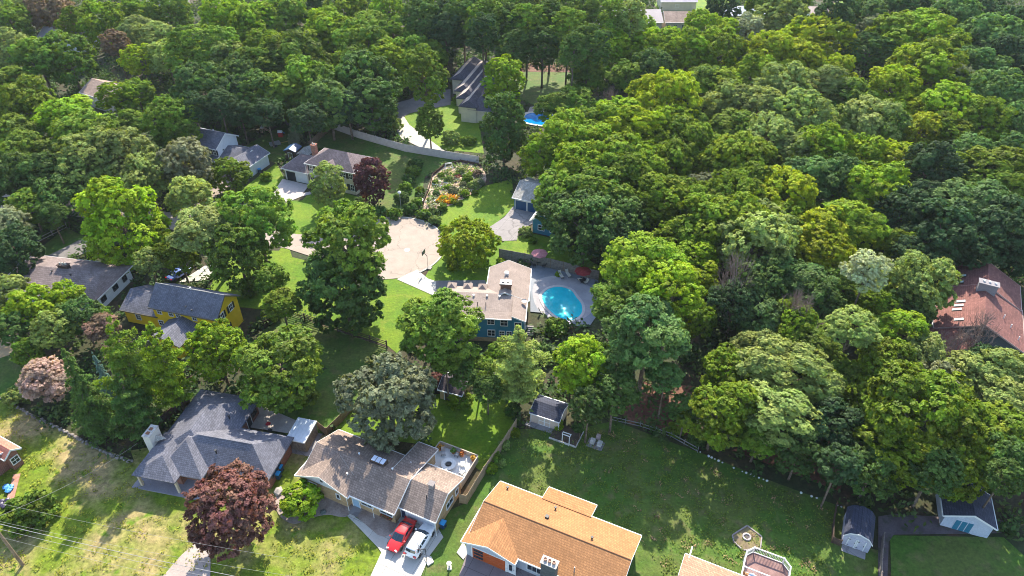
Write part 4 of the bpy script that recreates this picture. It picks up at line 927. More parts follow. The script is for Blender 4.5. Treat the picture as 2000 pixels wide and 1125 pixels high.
PINKU = M('pink_canvas', (.38, .15, .17), (.46, .2, .22), 2); REDU = M('crimson_canvas', (.28, .03, .035), (.36, .05, .05), 2)
umbrella('dusty pink umbrella by the board fence on the pool patio', 1053, 517, PINKU, 1.55)
umbrella('dark red umbrella at the right end of the pool patio', 1137, 552, REDU, 1.5)
umbrella('small folded red umbrella on the patio behind the slate-roofed house', 528, 842, M('bright_red_canvas', (.3, .015, .02)), .38, 1.3)
p = at(1053, 516); table('patio_table', 'dark round table under the dusty pink umbrella', p[0], p[1] - .3, .17, .62)
p = at(1137, 551); table('patio_table', 'dark round table under the dark red umbrella', p[0], p[1] - .35, .17, .6)
PALE = paint('pale_cushion', (.6, .55, .48), .8); PINKC = paint('pink_cushion', (.5, .22, .2), .8)
for lab, u, v, rz, mt in (('dark chair left of the table under the pink umbrella', 1044, 523, 90, DARK), ('dark chair right of the table under the pink umbrella', 1061, 524, -90, DARK),
                          ('pink cushioned chair left of the pink umbrella', 1027, 513, 30, PINKC), ('white chair behind the blue house gable', 1003, 508, -20, WHITE), ('pink cushioned chair right of the pink umbrella by the fence', 1074, 520, 20, PINKC),
                          ('pale chair in front of the dark red umbrella', 1131, 550, 190, PALE), ('pale chair right of the dark red umbrella table', 1143, 556, -60, PALE)):
    q = at(u, v); chair(lab, q[0], q[1], .17, rz, mt)
q = at(1110, 541); chair('pale lounger between the two patio umbrellas, nearer the fence', q[0], q[1], .17, 20, PALE, 'sun_lounger', None, True)
q = at(1096, 543); chair('pale lounger between the two patio umbrellas, nearer the pink one', q[0], q[1], .17, 20, PALE, 'sun_lounger', None, True)
q = at(1058, 612); chair('small dark chair at the lower left of the pool', q[0], q[1], .17, 100, DARK)
# deck behind the brown roofed house
dr = thing('raised_deck', 'white floored deck with low pale walls behind the brown-roofed house', 'deck', (*h2root.location[:2], 0), -25)
MB().box(8.75, 14.35, 5.0, 9.5, .12, .4).build('floor', M('white_deck_floor', (.72, .7, .66), (.78, .76, .72), .7, fine=3, amp=.06), dr)
PW = M('pale_deck_wall', (.45, .38, .3), (.52, .45, .36), 1)
MB().box(8.72, 14.4, 9.5, 9.62, 0, 1.25).build('back_wall', PW, dr); MB().box(14.35, 14.47, 4.8, 9.49, 0, 1.2).build('side_wall', PW, dr); MB().box(8.62, 8.74, 7.15, 9.49, 0, 1.2).build('side_wall', PW, dr)
def on_deck(x, y):
    a = math.radians(-25); return h2root.location[0] + x * math.cos(a) - y * math.sin(a), h2root.location[1] + x * math.sin(a) + y * math.cos(a)
x, y = on_deck(11.4, 7.0); t = thing('fire_table', 'round white ring table in the middle of the white deck', 'table', (x, y, .4))
MB().lathe([(.95, .35), (1.0, .42), (.45, .42), (.45, .36)], n=24).build('ring_top', WHITE, t); MB().lathe([(.5, 0), (.42, .36)], n=18).build('base', STONE, t); MB().lathe([(.3, .36), (.3, .43)], n=14).build('burner', DARK, t)
for lab, x, y, rz, mt in (('grey chair at upper left of the white deck', 9.9, 8.3, 30, GREYM), ('grey chair against the back wall of the white deck', 11.6, 8.9, 0, GREYM), ('white chair at the right side of the white deck', 13.0, 7.9, -60, WHITE), ('grey chair near the right wall of the white deck', 13.6, 6.6, -90, GREYM)):
    X, Y = on_deck(x, y); chair(lab, X, Y, .4, rz - 25, mt)
POT = M('terracotta', (.4, .17, .07), (.48, .22, .1), 3)
def potted(label, X, Y, z, seed, col=(.1, .14, .02), r=.28):
    t = thing('potted_plant', label, 'plant pot', (X, Y, z)); MB().lathe([(r * .7, 0), (r, .42), (r * 1.1, .45), (r * .9, .45)], n=12).build('pot', POT, t)
    rg = np.random.default_rng(seed); m = MB()
    for k in range(60):
        c = rg.normal(size=3) * r * .6; c[2] = abs(c[2]) + .5; a = rg.normal(size=3) * .09; b = rg.normal(size=3) * .09
        m.add([tuple(c - a), tuple(c - b), tuple(c + a), tuple(c + b)], [(0, 1, 2, 3)])
    o = m.build('foliage', M('pot_plant_%d' % seed, col, tuple(x * 1.5 for x in col), 4), t)
for k, (lab, x, y, col) in enumerate((('orange potted plant at the upper left corner of the white deck', 9.1, 8.9, (.4, .2, .03)), ('orange potted plant low on the left edge of the white deck', 9.1, 5.6, (.38, .13, .02)), ('green potted plant at the middle of the deck back wall', 11.0, 9.1, (.08, .16, .02)), ('rusty potted plant right of the green one on the deck back wall', 12.2, 9.1, (.35, .12, .03)), ('orange potted plant at the right end of the deck back wall', 13.9, 9.1, (.4, .22, .03)), ('green potted plant near the front right of the white deck', 13.9, 5.4, (.08, .15, .02)))):
    X, Y = on_deck(x, y); potted(lab, X, Y, .4, k, col)
# bottom right deck
t = thing('raised_deck', 'raised purple-brown deck with white railing at the bottom edge', 'deck', (25.39, 42.97, 0), -25)
DP = M('purple_boards', (.2, .115, .105), (.28, .17, .155), .7, fine=4, amp=.2)
pg = [(-.1, -3), (-.1, 3.3), (.6, 4.2), (3.9, 4.2), (4.7, 3.4), (4.7, -3)]
MB().prism(pg, 1.0, 1.15).build('floor', DP, t)
def rail(a, b, root):
    a, b = Vector((*a, 0)), Vector((*b, 0)); L_ = (b - a).length; m = MB()
    m.box(0, L_, -.06, .06, 2.1, 2.2).box(0, L_, -.04, .04, 1.2, 1.28)
    k = int(L_ / .16)
    for i in range(k): m.box(L_ * (i + .5) / k - .02, L_ * (i + .5) / k + .02, -.02, .02, 1.28, 2.1)
    m.box(-.07, .07, -.07, .07, 0, 2.25)
    m.build('railing', WHITE, root, tuple(a), math.degrees(math.atan2((b - a).y, (b - a).x)))
for a, b in zip(pg, pg[1:]): rail(a, b, t)
rail((.0, 1.3), (4.6, 1.25), t)
a_ = math.radians(-25)
def on_d2(x, y): return 25.39 + x * math.cos(a_) - y * math.sin(a_), 42.97 + x * math.sin(a_) + y * math.cos(a_)
X, Y = on_d2(1.0, .75); table('side_table', 'small pale blue table on the purple deck below the cross railing', X, Y, 1.15, .4, paint('pale_blue_top', (.5, .6, .68), .4), .6)
X, Y = on_d2(.45, .75); chair('orange-brown chair left of the pale blue table on the purple deck', X, Y, 1.15, 60, paint('orange_seat', (.5, .22, .08), .6))
X, Y = on_d2(1.8, .65); chair('crimson chair right of the pale blue table on the purple deck', X, Y, 1.15, -100, paint('crimson_seat', (.4, .01, .04), .6))
# hexagonal fire pit
t = thing('fire_pit_patio', 'hexagonal brown paved patio with round stone fire ring on shady lawn', 'patio', (27.91, 49.19, 0))
hx = [(-1.65, .25), (.45, 1.55), (1.8, .05), (1.2, -1.5), (-.9, -1.75), (-1.7, -.6)]
MB().prism(hx[::-1], .02, .1).build('paving', M('brown_paving', (.16, .12, .08), (.21, .17, .08), .8, fine=4, amp=.35, c3=(.1, .12, .03), sc3=1.2), t)
e = MB()
for a, b in zip(hx, hx[1:] + hx[:1]):
    a, b = Vector((*a, 0)), Vector((*b, 0)); d = (b - a).normalized() * .04; nrm = Vector((-d.y, d.x, 0)).normalized() * .07
    e.prism([(a - nrm + d)[:2], (b - nrm - d)[:2], (b + nrm - d)[:2], (a + nrm + d)[:2]], .03, .2)
e.build('edging', M('grey_timber', (.26, .22, .22), (.33, .29, .28), 2), t)
e = MB(); rr = random.Random(4)
for k in range(14): e.rock((.42 * math.cos(k * .449), .42 * math.sin(k * .449), .2), .13, rr)
e.build('fire_ring', M('pale_ring_stone', (.42, .37, .36), (.55, .5, .48), 4), t)
MB().lathe([(.33, .1), (.33, .14)], n=14).build('ashes', paint('ashes', (.1, .08, .08), .9), t)
# bench group, trellis bed, wooden things on the shady lawn
q = at(1163, 868); t = thing('picnic_set', 'grey stone picnic table with two seats on a slab on the shady lawn', 'picnic table', (q[0], q[1], 0), -25)
MB().box(-1.1, 1.1, -.8, .7, .02, .12).build('slab', GREYC, t); MB().box(-.75, -.15, -.3, .45, .12, .62).build('seat', STONE, t); MB().box(.25, .85, -.3, .45, .12, .62).build('seat', STONE, t); MB().box(-.25, .3, .75, 1.3, .02, .75).build('table_block', M('pinkish_block', (.4, .3, .28)), t)
q = at(1100, 862); t = thing('garden_bed', 'netted vegetable bed with white gate frame beside the beige shed', 'garden bed', (q[0], q[1], 0), -25)
MB().box(-1.9, 1.9, -.3, 2.6, .03, .2).build('soil', M('dark_soil', (.07, .05, .035), (.1, .07, .05), 2), t)
MB().box(-1.95, 1.95, -.42, -.31, 0, .32).box(1.905, 2.0, -.3, 2.7, 0, .32).build('edging', STONE, t)
g = MB()
for x in (.0, 1.0): g.box(x - .05, x + .05, -.5, -.43, 0, 1.9)
g.box(-.1, 1.1, -.5, -.43, 1.9, 2.0).box(-.1, 1.1, -.1, -.03, 1.9, 2.0).box(-.1, -.02, -.42, -.1, 1.92, 1.98).box(1.02, 1.1, -.42, -.1, 1.92, 1.98); g.build('gate_frame', WHITE, t)
for x, y in ((-1.9, 2.6), (1.95, 2.65), (1.95, 1.0), (1.95, -.36)): MB().box(x - .03, x + .03, y - .03, y + .03, .33, 1.5).build('post', WOOD, t)
# swing frame, lamp posts, hoops, poles, wires
q = at(1835, 524); t = thing('swing_frame', 'pale swing frame with hanging rings in the dark wood above red-brown house', 'swing', (q[0], q[1], 0), -10)
for s_ in (-1, 1):
    MB().tube([(s_ * 1.7, -.6, 0), (s_ * 1.6, 0, 2.6)], .05, 6, cap=True).build('leg', GREYM, t); MB().tube([(s_ * 1.7, .6, 0), (s_ * 1.6, 0, 2.6)], .05, 6).build('leg', GREYM, t)
MB().tube([(-1.7, 0, 2.62), (1.7, 0, 2.62)], .05, 6).build('beam', GREYM, t)
for x in (-.7, .6):
    m = MB(); m.tube([(x + .3 * math.cos(k * math.pi / 8), 0, 1.1 + .3 * math.sin(k * math.pi / 8)) for k in range(17)], .04, 6, cap=False); m.tube([(x, 0, 1.4), (x, 0, 2.6)], .012, 5); m.build('ring', WHITE, t)
q = at(784, 412); t = thing('street_lamp', 'slim lamp post with white round head in planting above turning circle', 'street lamp', (q[0], q[1], 0))
MB().tube([(0, 0, 0), (0, 0, 4.0)], [.09, .06], 8).build('pole', GREYM, t); MB().lathe([(.1, 4.0), (.34, 4.15), (.36, 4.4), (.1, 4.6)], n=14).build('lamp_head', WHITE, t)
def hoop(label, u, v, rz, h_=3.05, base=DARK):
    q = at(u, v); t = thing('basketball_hoop', label, 'basketball hoop', (q[0], q[1], .02), rz)
    MB().tube([(0, 0, 0), (0, 0, h_ - .3), (0, -.6, h_ + .1)], .06, 8).build('pole', DARK, t)
    MB().box(-.65, .65, -.66, -.61, h_ - .15, h_ + .65).build('backboard', paint('smoked_board', (.12, .12, .13), .2), t)
    m = MB(); m.tube([(.23 * math.cos(k * math.pi / 8), -.95 + .23 * math.sin(k * math.pi / 8), h_) for k in range(17)], .02, 5, cap=False); m.build('rim', paint('rim_orange', (.4, .1, .03), .5), t)
    MB().prism([(-.5, -.1), (.5, -.1), (.4, .7), (-.4, .7)], 0, .2).build('base', base, t)
hoop('black basketball hoop standing by the white drive right of the parked cars', 834, 1099, -60, 3.05, PALE)
hoop('black basketball hoop on the grass edge of the turning circle', 836, 524, -110)
q = at(45, 1104); t = thing('utility_pole', 'leaning-looking wooden utility pole at the bottom left corner', 'utility pole', (q[0], q[1], 0))
MB().tube([(0, 0, 0), (0, 0, 10.4)], [.19, .13], 10).build('pole', WOOD, t); MB().box(-1.2, 1.2, -.06, .06, 9.8, 9.95).build('crossarm', WOOD, t)
for x in (-1.05, -.5, .5, 1.05): MB().lathe([(.05, 9.95), (.07, 10.05), (.03, 10.15)], (x, 0, 0), 8).build('insulator', STONE, t)
WIRE = paint('pale_wire', (.33, .31, .29), .8, 0, .1)
P0 = Vector((q[0], q[1], 0))
def wire(label, a, b, r=.03, sag=.6):
    a, b = Vector(a), Vector(b); m = MB(); pts = []
    for k in range(25):
        s_ = k / 24; p = a + (b - a) * s_; p.z -= sag * 4 * s_ * (1 - s_); pts.append(p)
    m.tube(pts, r, 6); o = m.build('overhead_wire', WIRE); tag(o, label, 'wire')
for lab, (u0, v0, z0), (u1, v1, z1), r in (('upper thin overhead wire from left edge across the dry lawn', (-30, 976, 8.5), (560, 1090, 8.5), .011), ('second overhead wire from the left edge, above the thick pair', (-30, 1012, 9), (600, 1130, 9), .011),
        ('thick overhead cable of the bottom left bundle', (-30, 1016, 9.6), (640, 1160, 9.6), .028), ('lower cable of the thick overhead bundle', (-30, 1026, 9.4), (640, 1172, 9.4), .018), ('lowest thin overhead wire near the utility pole', (5, 1050, 7.5), (640, 1190, 7.5), .011)):
    wire(lab, at(u0, v0, z0), at(u1, v1, z1), r)
wire('pale service wire running up from the left edge to the slate roof', at(-20, 1015, 8.6), at(268, 866, 3.6), .014, .8)
wire('dark service wire sagging over the brown roof', at(664, 888, 4.75), at(722, 972, 2.8), .02, .1)
# bottom left bed with tarp, back garden clutter
sheet('brick_border', px((27, 928), (41, 926), (26, 984), (12, 984)), Z2, M('brick_border', (.35, .17, .12), (.42, .23, .17), 2))
rnd = random.Random(8)
m = MB()
for k in range(9): m.rock((rnd.uniform(-.5, .5), rnd.uniform(-.5, .5), .3), .4, rnd, 0, .5)
q = at(14, 958); tag(m.build('blue_tarp', paint('tarp_blue', lin(70, 140, 200), .5), None, (q[0], q[1], 0)), 'crumpled blue tarp by the red house at left edge', 'tarp')
q = at(8, 985); m = MB()
for k in range(7): m.rock((rnd.uniform(-.6, .6), rnd.uniform(-.6, .6), .25), .35, rnd, 0, .6)
tag(m.build('dark_bags', paint('bag_purple', (.05, .04, .08), .5), None, (q[0], q[1], 0)), 'heap of dark bags below the blue tarp at left edge', 'bags')
def playhouse(label, u, v, c1, c2, name='toy_slide'):
    q = at(u, v); t = thing(name, label, 'toy', (q[0], q[1], 0), rnd.uniform(0, 90)); MB().box(-.7, .0, -.5, .5, 0, 1.2).build('body', c1, t)
    MB().extr([(0, -.4, 1.2), (1.6, -.4, .1), (1.6, -.4, 0), (0, -.4, 1.0)], (0, .8, 0)).build('slide', c2, t); MB().extr([(-.75, -.55, 1.2), (-.35, -.55, 1.7), (.05, -.55, 1.2)], (0, 1.1, 0)).build('roof', WHITE, t)
playhouse('red, white and blue toy slide on shaded grass behind white house', 550, 266, paint('toy_red', (.55, .03, .03), .4), paint('toy_blue', (.03, .2, .5), .4))
playhouse('peach coloured toy house on shaded grass behind white house', 516, 258, paint('toy_peach', (.6, .38, .26), .5), paint('toy_peach', (.6, .38, .26), .5), 'toy_house')
q = at(538, 285); t = thing('trailer', 'small dark trailer with pale cover beside the blue-roofed shed', 'trailer', (q[0], q[1], 0), 30)
MB().box(-1.2, 1.2, -.7, .7, .4, .9).build('body', GREYM, t); MB().tube([(1.2, 0, .5), (3.0, 0, .45)], .05, 6).build('drawbar', paint('yellow_bar', (.5, .35, .05), .5), t)
for s_ in (-1, 1): MB().tube([(0, s_ * .72, .3), (0, s_ * .9, .3)], .3, 14).build('wheel', DARK, t)
def scatter(name, label, poly, n, col, size, seed, hmax=.5):
    rgn = np.random.default_rng(seed); P_ = np.array([p[:2] for p in poly]); lo = P_.min(0); hi = P_.max(0)
    cc = np.array([(*rgn.uniform(lo, hi), 0) for _ in range(n // 14)]); C_ = np.repeat(cc, 14, 0) + rgn.normal(size=(n // 14 * 14, 3)) * np.array([.45, .45, hmax]) * .6
    C_[:, 2] = np.abs(C_[:, 2]) + .16; m_ = len(C_)
    ins = np.zeros(m_, bool); x, y = C_[:, 0], C_[:, 1]
    for i in range(len(P_)):
        x0, y0 = P_[i]; x1, y1 = P_[(i + 1) % len(P_)]; ins ^= ((y0 > y) != (y1 > y)) & (x < (x1 - x0) * (y - y0) / (y1 - y0 + 1e-12) + x0)
    C_ = C_[ins]; m_ = len(C_)
    o = link(name, leaves(name, C_, rgn.normal(size=C_.shape) * .5 + np.array([0, 0, 1.0]), size * rgn.uniform(.6, 1.4, m_), rgn.random(m_), rgn.random(m_), LEAF, rgn)); o.color = (*col, 1)
    return tag(o, label, name.replace('_', ' '), None, 'stuff')
PLOT = px((832, 400), (848, 347), (885, 322), (933, 325), (946, 350), (932, 368), (885, 397), (838, 409))
def garden_scatter():
    scatter('garden_plants', 'low green vegetables filling the vegetable plot', PLOT, 2400, (.16, .24, .05), .3, 1)
    scatter('garden_plants', 'pale grey-green leaves among the vegetable plot', PLOT, 1600, (.3, .34, .22), .28, 2)
    scatter('garden_flowers', 'orange and yellow flowers at the lower edge of the vegetable plot', px((850, 398), (862, 384), (898, 386), (884, 400)), 1500, (.6, .32, .01), .25, 3)
    scatter('garden_clutter', 'pale straw and cloth litter across the vegetable plot', PLOT, 2000, (.75, .64, .55), .4, 4, .14)
# vegetable plot furniture
def crate(label, u, v, w_, d_, h_, mat, rz=-20, name='raised_bed'):
    q = at(u, v); t = thing(name, label, 'raised bed', (q[0], q[1], 0), rz); m = MB(); e = .06
    m.box(-w_ / 2, w_ / 2, -d_ / 2, -d_ / 2 + e, 0, h_).box(-w_ / 2, w_ / 2, d_ / 2 - e, d_ / 2, 0, h_).box(-w_ / 2, -w_ / 2 + e, -d_ / 2 + e, d_ / 2 - e, 0, h_).box(w_ / 2 - e, w_ / 2, -d_ / 2 + e, d_ / 2 - e, 0, h_); m.build('frame', mat, t)
    MB().box(-w_ / 2 + e + .003, w_ / 2 - e - .003, -d_ / 2 + e + .003, d_ / 2 - e - .003, .03, h_ - .06).build('soil', M('dark_soil', (.07, .05, .035)), t)
crate('pale blue raised bed at left side of the vegetable plot', 860, 362, 3.0, 1.6, .5, paint('pale_blue_box', (.4, .5, .6), .5))
crate('long timber raised bed across the vegetable plot', 905, 345, 4.0, 1.2, .4, WOOD)
crate('timber raised bed at lower middle of the vegetable plot', 890, 385, 3.2, 1.2, .35, WOOD)
m = MB()
for k in range(16): m.rock((rnd.uniform(-1.8, 1.8), rnd.uniform(-.7, .7), .2), rnd.uniform(.2, .4), rnd)
q = at(840, 392); tag(m.build('rock_pile', M('white_stone', (.6, .6, .58)), None, (q[0], q[1], 0)), 'heap of white rocks at lower left corner of vegetable plot', 'rock pile')
q = at(877, 334); t = thing('trellis', 'white climbing frame at the top of vegetable plot', 'trellis', (q[0], q[1], 0), 20); m = MB()
for x in (-.9, .9):
    for y in (-.4, .4): m.tube([(x, y, 0), (x * .8, y * .5, 1.9)], .05, 6)
m.tube([(-.75, .2, 1.9), (.75, .2, 1.9)], .05, 6).tube([(-.75, -.2, 1.9), (.75, -.2, 1.9)], .05, 6).tube([(-.9, -.4, .9), (.9, -.4, .9)], .05, 6); m.build('frame', WHITE, t)
q = at(894, 350); t = thing('wheelbarrow', 'rust red wheelbarrow in the middle of vegetable plot', 'wheelbarrow', (q[0], q[1], 0), 40)
MB().add([(-.4, -.3, .5), (.4, -.3, .5), (.4, .3, .5), (-.4, .3, .5), (-.6, -.45, .85), (.65, -.45, .85), (.65, .45, .85), (-.6, .45, .85)], [(0, 1, 5, 4), (1, 2, 6, 5), (2, 3, 7, 6), (3, 0, 4, 7), (3, 2, 1, 0)]).build('tray', paint('rust_tray', (.35, .08, .05), .6), t)
MB().tube([(-1.3, -.3, .75), (.8, -.1, .3)], .03, 6).tube([(-1.3, .3, .75), (.8, .1, .3)], .03, 6).build('handles', WOOD, t); MB().tube([(.8, -.06, .25), (.8, .06, .25)], .25, 12).build('wheel', DARK, t)
# boulders round the front bed
for lab, u, v, r_, mt in (('white boulder at the lower edge of front mulch bed', 597, 1010, .3, STONE), ('dark green-grey boulder right of the white boulder in the mulch bed', 632, 1002, .45, M('dark_boulder', (.08, .1, .09), (.12, .13, .12), 2)), ('grey boulder heap at left end of the mulch bed', 545, 962, .7, M('grey_boulder', (.3, .27, .25), (.38, .34, .32), 2))):
    q = at(u, v); m = MB().rock((0, 0, r_ * .4), r_, rnd); tag(m.build('boulder', mt, None, (q[0], q[1], 0)), lab, 'boulder')
m = MB(); m.box(-.5, .5, -.45, .45, .05, .9); q = at(554, 893); t = thing('air_conditioner', 'grey air conditioner box against the slate-roofed house right wall', 'air conditioner', (q[0], q[1], 0), -12); m.build('casing', GREYM, t); MB().lathe([(.36, .9), (.36, .94)], n=16).build('fan_grille', DARK, t)
q = at(878, 1110); t = thing('water_feature', 'small pale garden post at the bottom edge left of rust garage door', 'post', (q[0], q[1], 0)); MB().box(-.25, .25, -.25, .25, 0, .2).build('base', STONE, t); MB().lathe([(.12, .2), (.1, .9), (.3, 1.0), (.3, 1.06)], n=12).build('bowl', STONE, t)
# ------------------------------------------------------------------ trees
def leaves(name, cen, nor, size, tint, tone, mat, rg, elong=1.5):
    """one small bent leaf-spray face per centre"""
    n = len(cen)
    nn = nor / (np.linalg.norm(nor, axis=1, keepdims=True) + 1e-9)
    r = rg.normal(size=(n, 3)); a = np.cross(nn, r); a /= np.linalg.norm(a, axis=1, keepdims=True) + 1e-9
    b = np.cross(nn, a)
    s = size[:, None]
    k = rg.uniform(.75, 1.25, (n, 1)); a = a * s * .5 * elong * k; b = b * s * .5
    v = np.stack([cen - a, cen - b * .9 - nn * s * .1, cen + a, cen + b * .9 - nn * s * .1], 1).reshape(-1, 3)
    me = bpy.data.meshes.new(name)
    me.vertices.add(4 * n); me.vertices.foreach_set('co', v.astype(np.float32).ravel())
    me.loops.add(4 * n); me.loops.foreach_set('vertex_index', np.arange(4 * n, dtype=np.int32))
    me.polygons.add(n); me.polygons.foreach_set('loop_start', np.arange(0, 4 * n, 4, dtype=np.int32))
    for nm, val in (('tint', tint), ('tone', tone)):
        at_ = me.attributes.new(nm, 'FLOAT', 'FACE'); at_.data.foreach_set('value', np.clip(val, 0, 1).astype(np.float32))
    me.materials.append(mat); me.update(calc_edges=True); return me
def rdirs(rg, n, zmin=-1.0):
    out = []
    while len(out) < n:
        d = rg.normal(size=3); d /= np.linalg.norm(d)
        if d[2] > zmin: out.append(d)
    return np.array(out)
def even_dirs(rg, n, zmin):
    """well spread directions (golden spiral) with jitter"""
    i = np.arange(n) + .5; z = 1 - (1 - zmin) * i / n; ph = i * 2.39996 + rg.uniform(0, 6.28)
    r = np.sqrt(np.clip(1 - z * z, 0, 1)); d = np.stack([r * np.cos(ph), r * np.sin(ph), z], 1) + rg.normal(size=(n, 3)) * .16
    return d / np.linalg.norm(d, axis=1, keepdims=True)
LIMBS = {}
def broad(name, seed, asp, nl, lobr, dist, nclump, nleaf, leaf, zmin=-.55, flat=.8, upb=.5, gap=.12, crad=.075):
    """crown of radius 6 and half height 6*asp: lobes on a shell, leaf clumps on each lobe, leaves in each clump"""
    rg = np.random.default_rng(seed); R = 6.0
    core = max(5, nl // 5); D = np.concatenate([even_dirs(rg, nl, zmin), even_dirs(rg, core, -.9) * .5]); nl += core; lobes = D * np.array([1, 1, asp]) * R * (dist * rg.uniform(.82, 1.12, (nl, 1)))
    lr = R * lobr * rg.uniform(.72, 1.28, nl)
    C = []; Nn = []; S = []; T1 = []; T2 = []
    for L, r_ in zip(lobes, lr):
        lt = rg.uniform(.25, .75); lo = rg.uniform(.22, .78)
        k = max(4, int(nclump * (r_ / (R * lobr)) ** 2 * rg.uniform(.85, 1.15)))
        dirs = rdirs(rg, k, -.75); out = L / (np.linalg.norm(L) + 1e-6)
        for d in dirs:
            if rg.random() < gap or (d @ out < -.35): continue
            c = L + d * np.array([1, 1, flat]) * r_ * rg.uniform(.72, 1.06)
            cr = R * crad * rg.uniform(.7, 1.35); m = max(3, int(nleaf * rg.uniform(.7, 1.3)))
            o = rg.normal(size=(m, 3)); o *= cr * (rg.random((m, 1)) ** .4) / (np.linalg.norm(o, axis=1, keepdims=True) + 1e-6)
            o[:, 2] *= .6
            C.append(c + o); Nn.append(d * .8 + np.array([0, 0, upb]) + rg.normal(size=(m, 3)) * .38)
            S.append(leaf * rg.uniform(.7, 1.35, m)); T1.append(np.clip(lt + rg.normal(0, .12) + rg.normal(0, .1, m), 0, 1)); T2.append(np.clip(lo + rg.normal(0, .14) + rg.normal(0, .16, m), 0, 1))
    me = leaves('crown', np.concatenate(C), np.concatenate(Nn), np.concatenate(S), np.concatenate(T1), np.concatenate(T2), LEAF, rg)
    tr = MB(); top = np.array([rg.normal() * .2, rg.normal() * .2, 10.0])
    tr.tube([(0, 0, 0), (.05, .02, .5), tuple(top * np.array([.4, .4, .5])), tuple(top)], [.42, .33, .27, .18], 8)
    for L in lobes[np.argsort(-lr)][:9]:
        q = np.array([L[0], L[1], 0]); z0 = rg.uniform(6.4, 9.4); p = top * (z0 / 10)
        tr.tube([tuple(p), tuple(p + q * .35 + np.array([0, 0, .9])), tuple(np.array([L[0] * .8, L[1] * .8, 10 + L[2] * .45]))], [.15, .1, .04], 6)
    return me, tr.mesh('trunk', BARK, True)
def conifer(name, seed, levels, nb, droop, leaf, dens, taper=1.0, pine=False):
    """cone of radius 3 and height 10 made of whorled boughs"""
    rg = np.random.default_rng(seed); C = []; Nn = []; S = []; T1 = []; T2 = []; tr = MB()
    tr.tube([(0, 0, 0), (0, 0, 5), (0, 0, 9.8)], [.22, .14, .02], 8)
    for l in range(levels):
        t = (l + rg.uniform(.2, .8)) / levels; z = 1.0 + 9.0 * t if not pine else 2.0 + 8.0 * t; r = 3.0 * (1 - t) ** taper * rg.uniform(.8, 1.12) + .12
        if pine: r = 3.0 * min(1.0, 1.35 * (1 - t) ** .7 + .05) * rg.uniform(.65, 1.1)
        k = max(3, int(nb * (.4 + .6 * (1 - t)))); ph = rg.uniform(0, 6.28)
        for b in range(k):
            a = ph + 6.283 * b / k + rg.normal() * .18; rr = r * rg.uniform(.6, 1.15); dr = np.array([math.cos(a), math.sin(a), 0]); sd_ = np.array([-dr[1], dr[0], 0])
            m = int(dens * (.35 + rr)); s = rg.random(m) ** .65
            wd = (.16 + .3 * s * (1 - s) * 2) * rr * (.75 if not pine else 1.0)
            off = rg.uniform(-1, 1, m) * wd
            zz = z - droop * rr * s ** 1.3 + (.16 * rr * s * s if pine else 0) + rg.normal(size=m) * .07
            p = dr * (rr * s)[:, None] + sd_ * off[:, None]; p[:, 2] = zz - np.abs(off) * .25
            C.append(p); Nn.append(np.array([0, 0, .9]) + dr * .5 + rg.normal(size=(m, 3)) * .5); S.append(leaf * rg.uniform(.7, 1.3, m))
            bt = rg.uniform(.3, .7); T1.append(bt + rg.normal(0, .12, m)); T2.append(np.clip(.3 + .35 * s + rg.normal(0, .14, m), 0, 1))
            if rr > .7: tr.tube([(0, 0, z), tuple(dr * rr * .75 + np.array([0, 0, z - droop * rr * .6]))], [.05, .015], 5)
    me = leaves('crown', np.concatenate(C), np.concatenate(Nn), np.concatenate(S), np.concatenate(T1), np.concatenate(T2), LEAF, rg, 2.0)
    return me, tr.mesh('trunk', BARK, True)
def bare(name, seed, fine=5, spread=1.0):
    rg = np.random.default_rng(seed); tr = MB(); tw = MB()
    def grow(p, d, L, r, lev):
        q = p + d * L; m = (p + q) / 2 + rg.normal(size=3) * L * .06
        (tr if lev < 2 else tw).tube([tuple(p), tuple(m), tuple(q)], [r, r * .8, r * .6], 6 if lev < 2 else 3, cap=False)
        if lev >= fine: return
        for k in range(3 if lev < 4 else 2):
            e = d + rg.normal(size=3) * .55 * spread; e[2] += .12; e /= np.linalg.norm(e); grow(p + (q - p) * rg.uniform(.6, 1.0), e, L * rg.uniform(.6, .82), r * .58, lev + 1)
    for k in range(4):
        a = k * 1.57 + rg.random(); d = np.array([math.cos(a) * .55 * spread, math.sin(a) * .55 * spread, 1.0]); grow(np.array([0, 0, .2 * k]), d / np.linalg.norm(d), 2.6, .17, 0)
    return tw.mesh('twigs', M('grey_twigs', (.2, .14, .12), (.3, .22, .19), 2)), tr.mesh('trunk', M('pale_bark', (.24, .2, .17), (.34, .29, .25), 2), True)
PROTO = {'o': [broad('oak', s, .95, 34, .26, .75, 44, 28, .26, zmin=-.75, crad=.062) for s in (1, 2, 3, 4, 5, 6)],
         'm': [broad('maple', s, .95, 46, .24, .77, 40, 24, .25, zmin=-.85, gap=.06, crad=.055) for s in (11, 12, 13)],
         'l': [broad('locust', s, .85, 40, .24, .68, 44, 22, .24, zmin=-.7, flat=.5, upb=.9, gap=.14, crad=.06) for s in (21, 22, 23, 24)],
         't': [broad('tall', s, 1.35, 40, .27, .7, 42, 26, .27, zmin=-.9, gap=.1, crad=.062) for s in (31, 32, 33)],
         'r': [broad('shrub', s, .8, 22, .26, .76, 34, 20, .5, zmin=-.6, gap=.08) for s in (41, 42)],
         's': [conifer('spruce', s, 19, 12, .38, .13, 80) for s in (51, 52)],
         'p': [conifer('pine', s, 13, 7, .04, .15, 110, pine=True) for s in (61, 62)],
         'b': [bare('bare', s) for s in (71, 72)]}
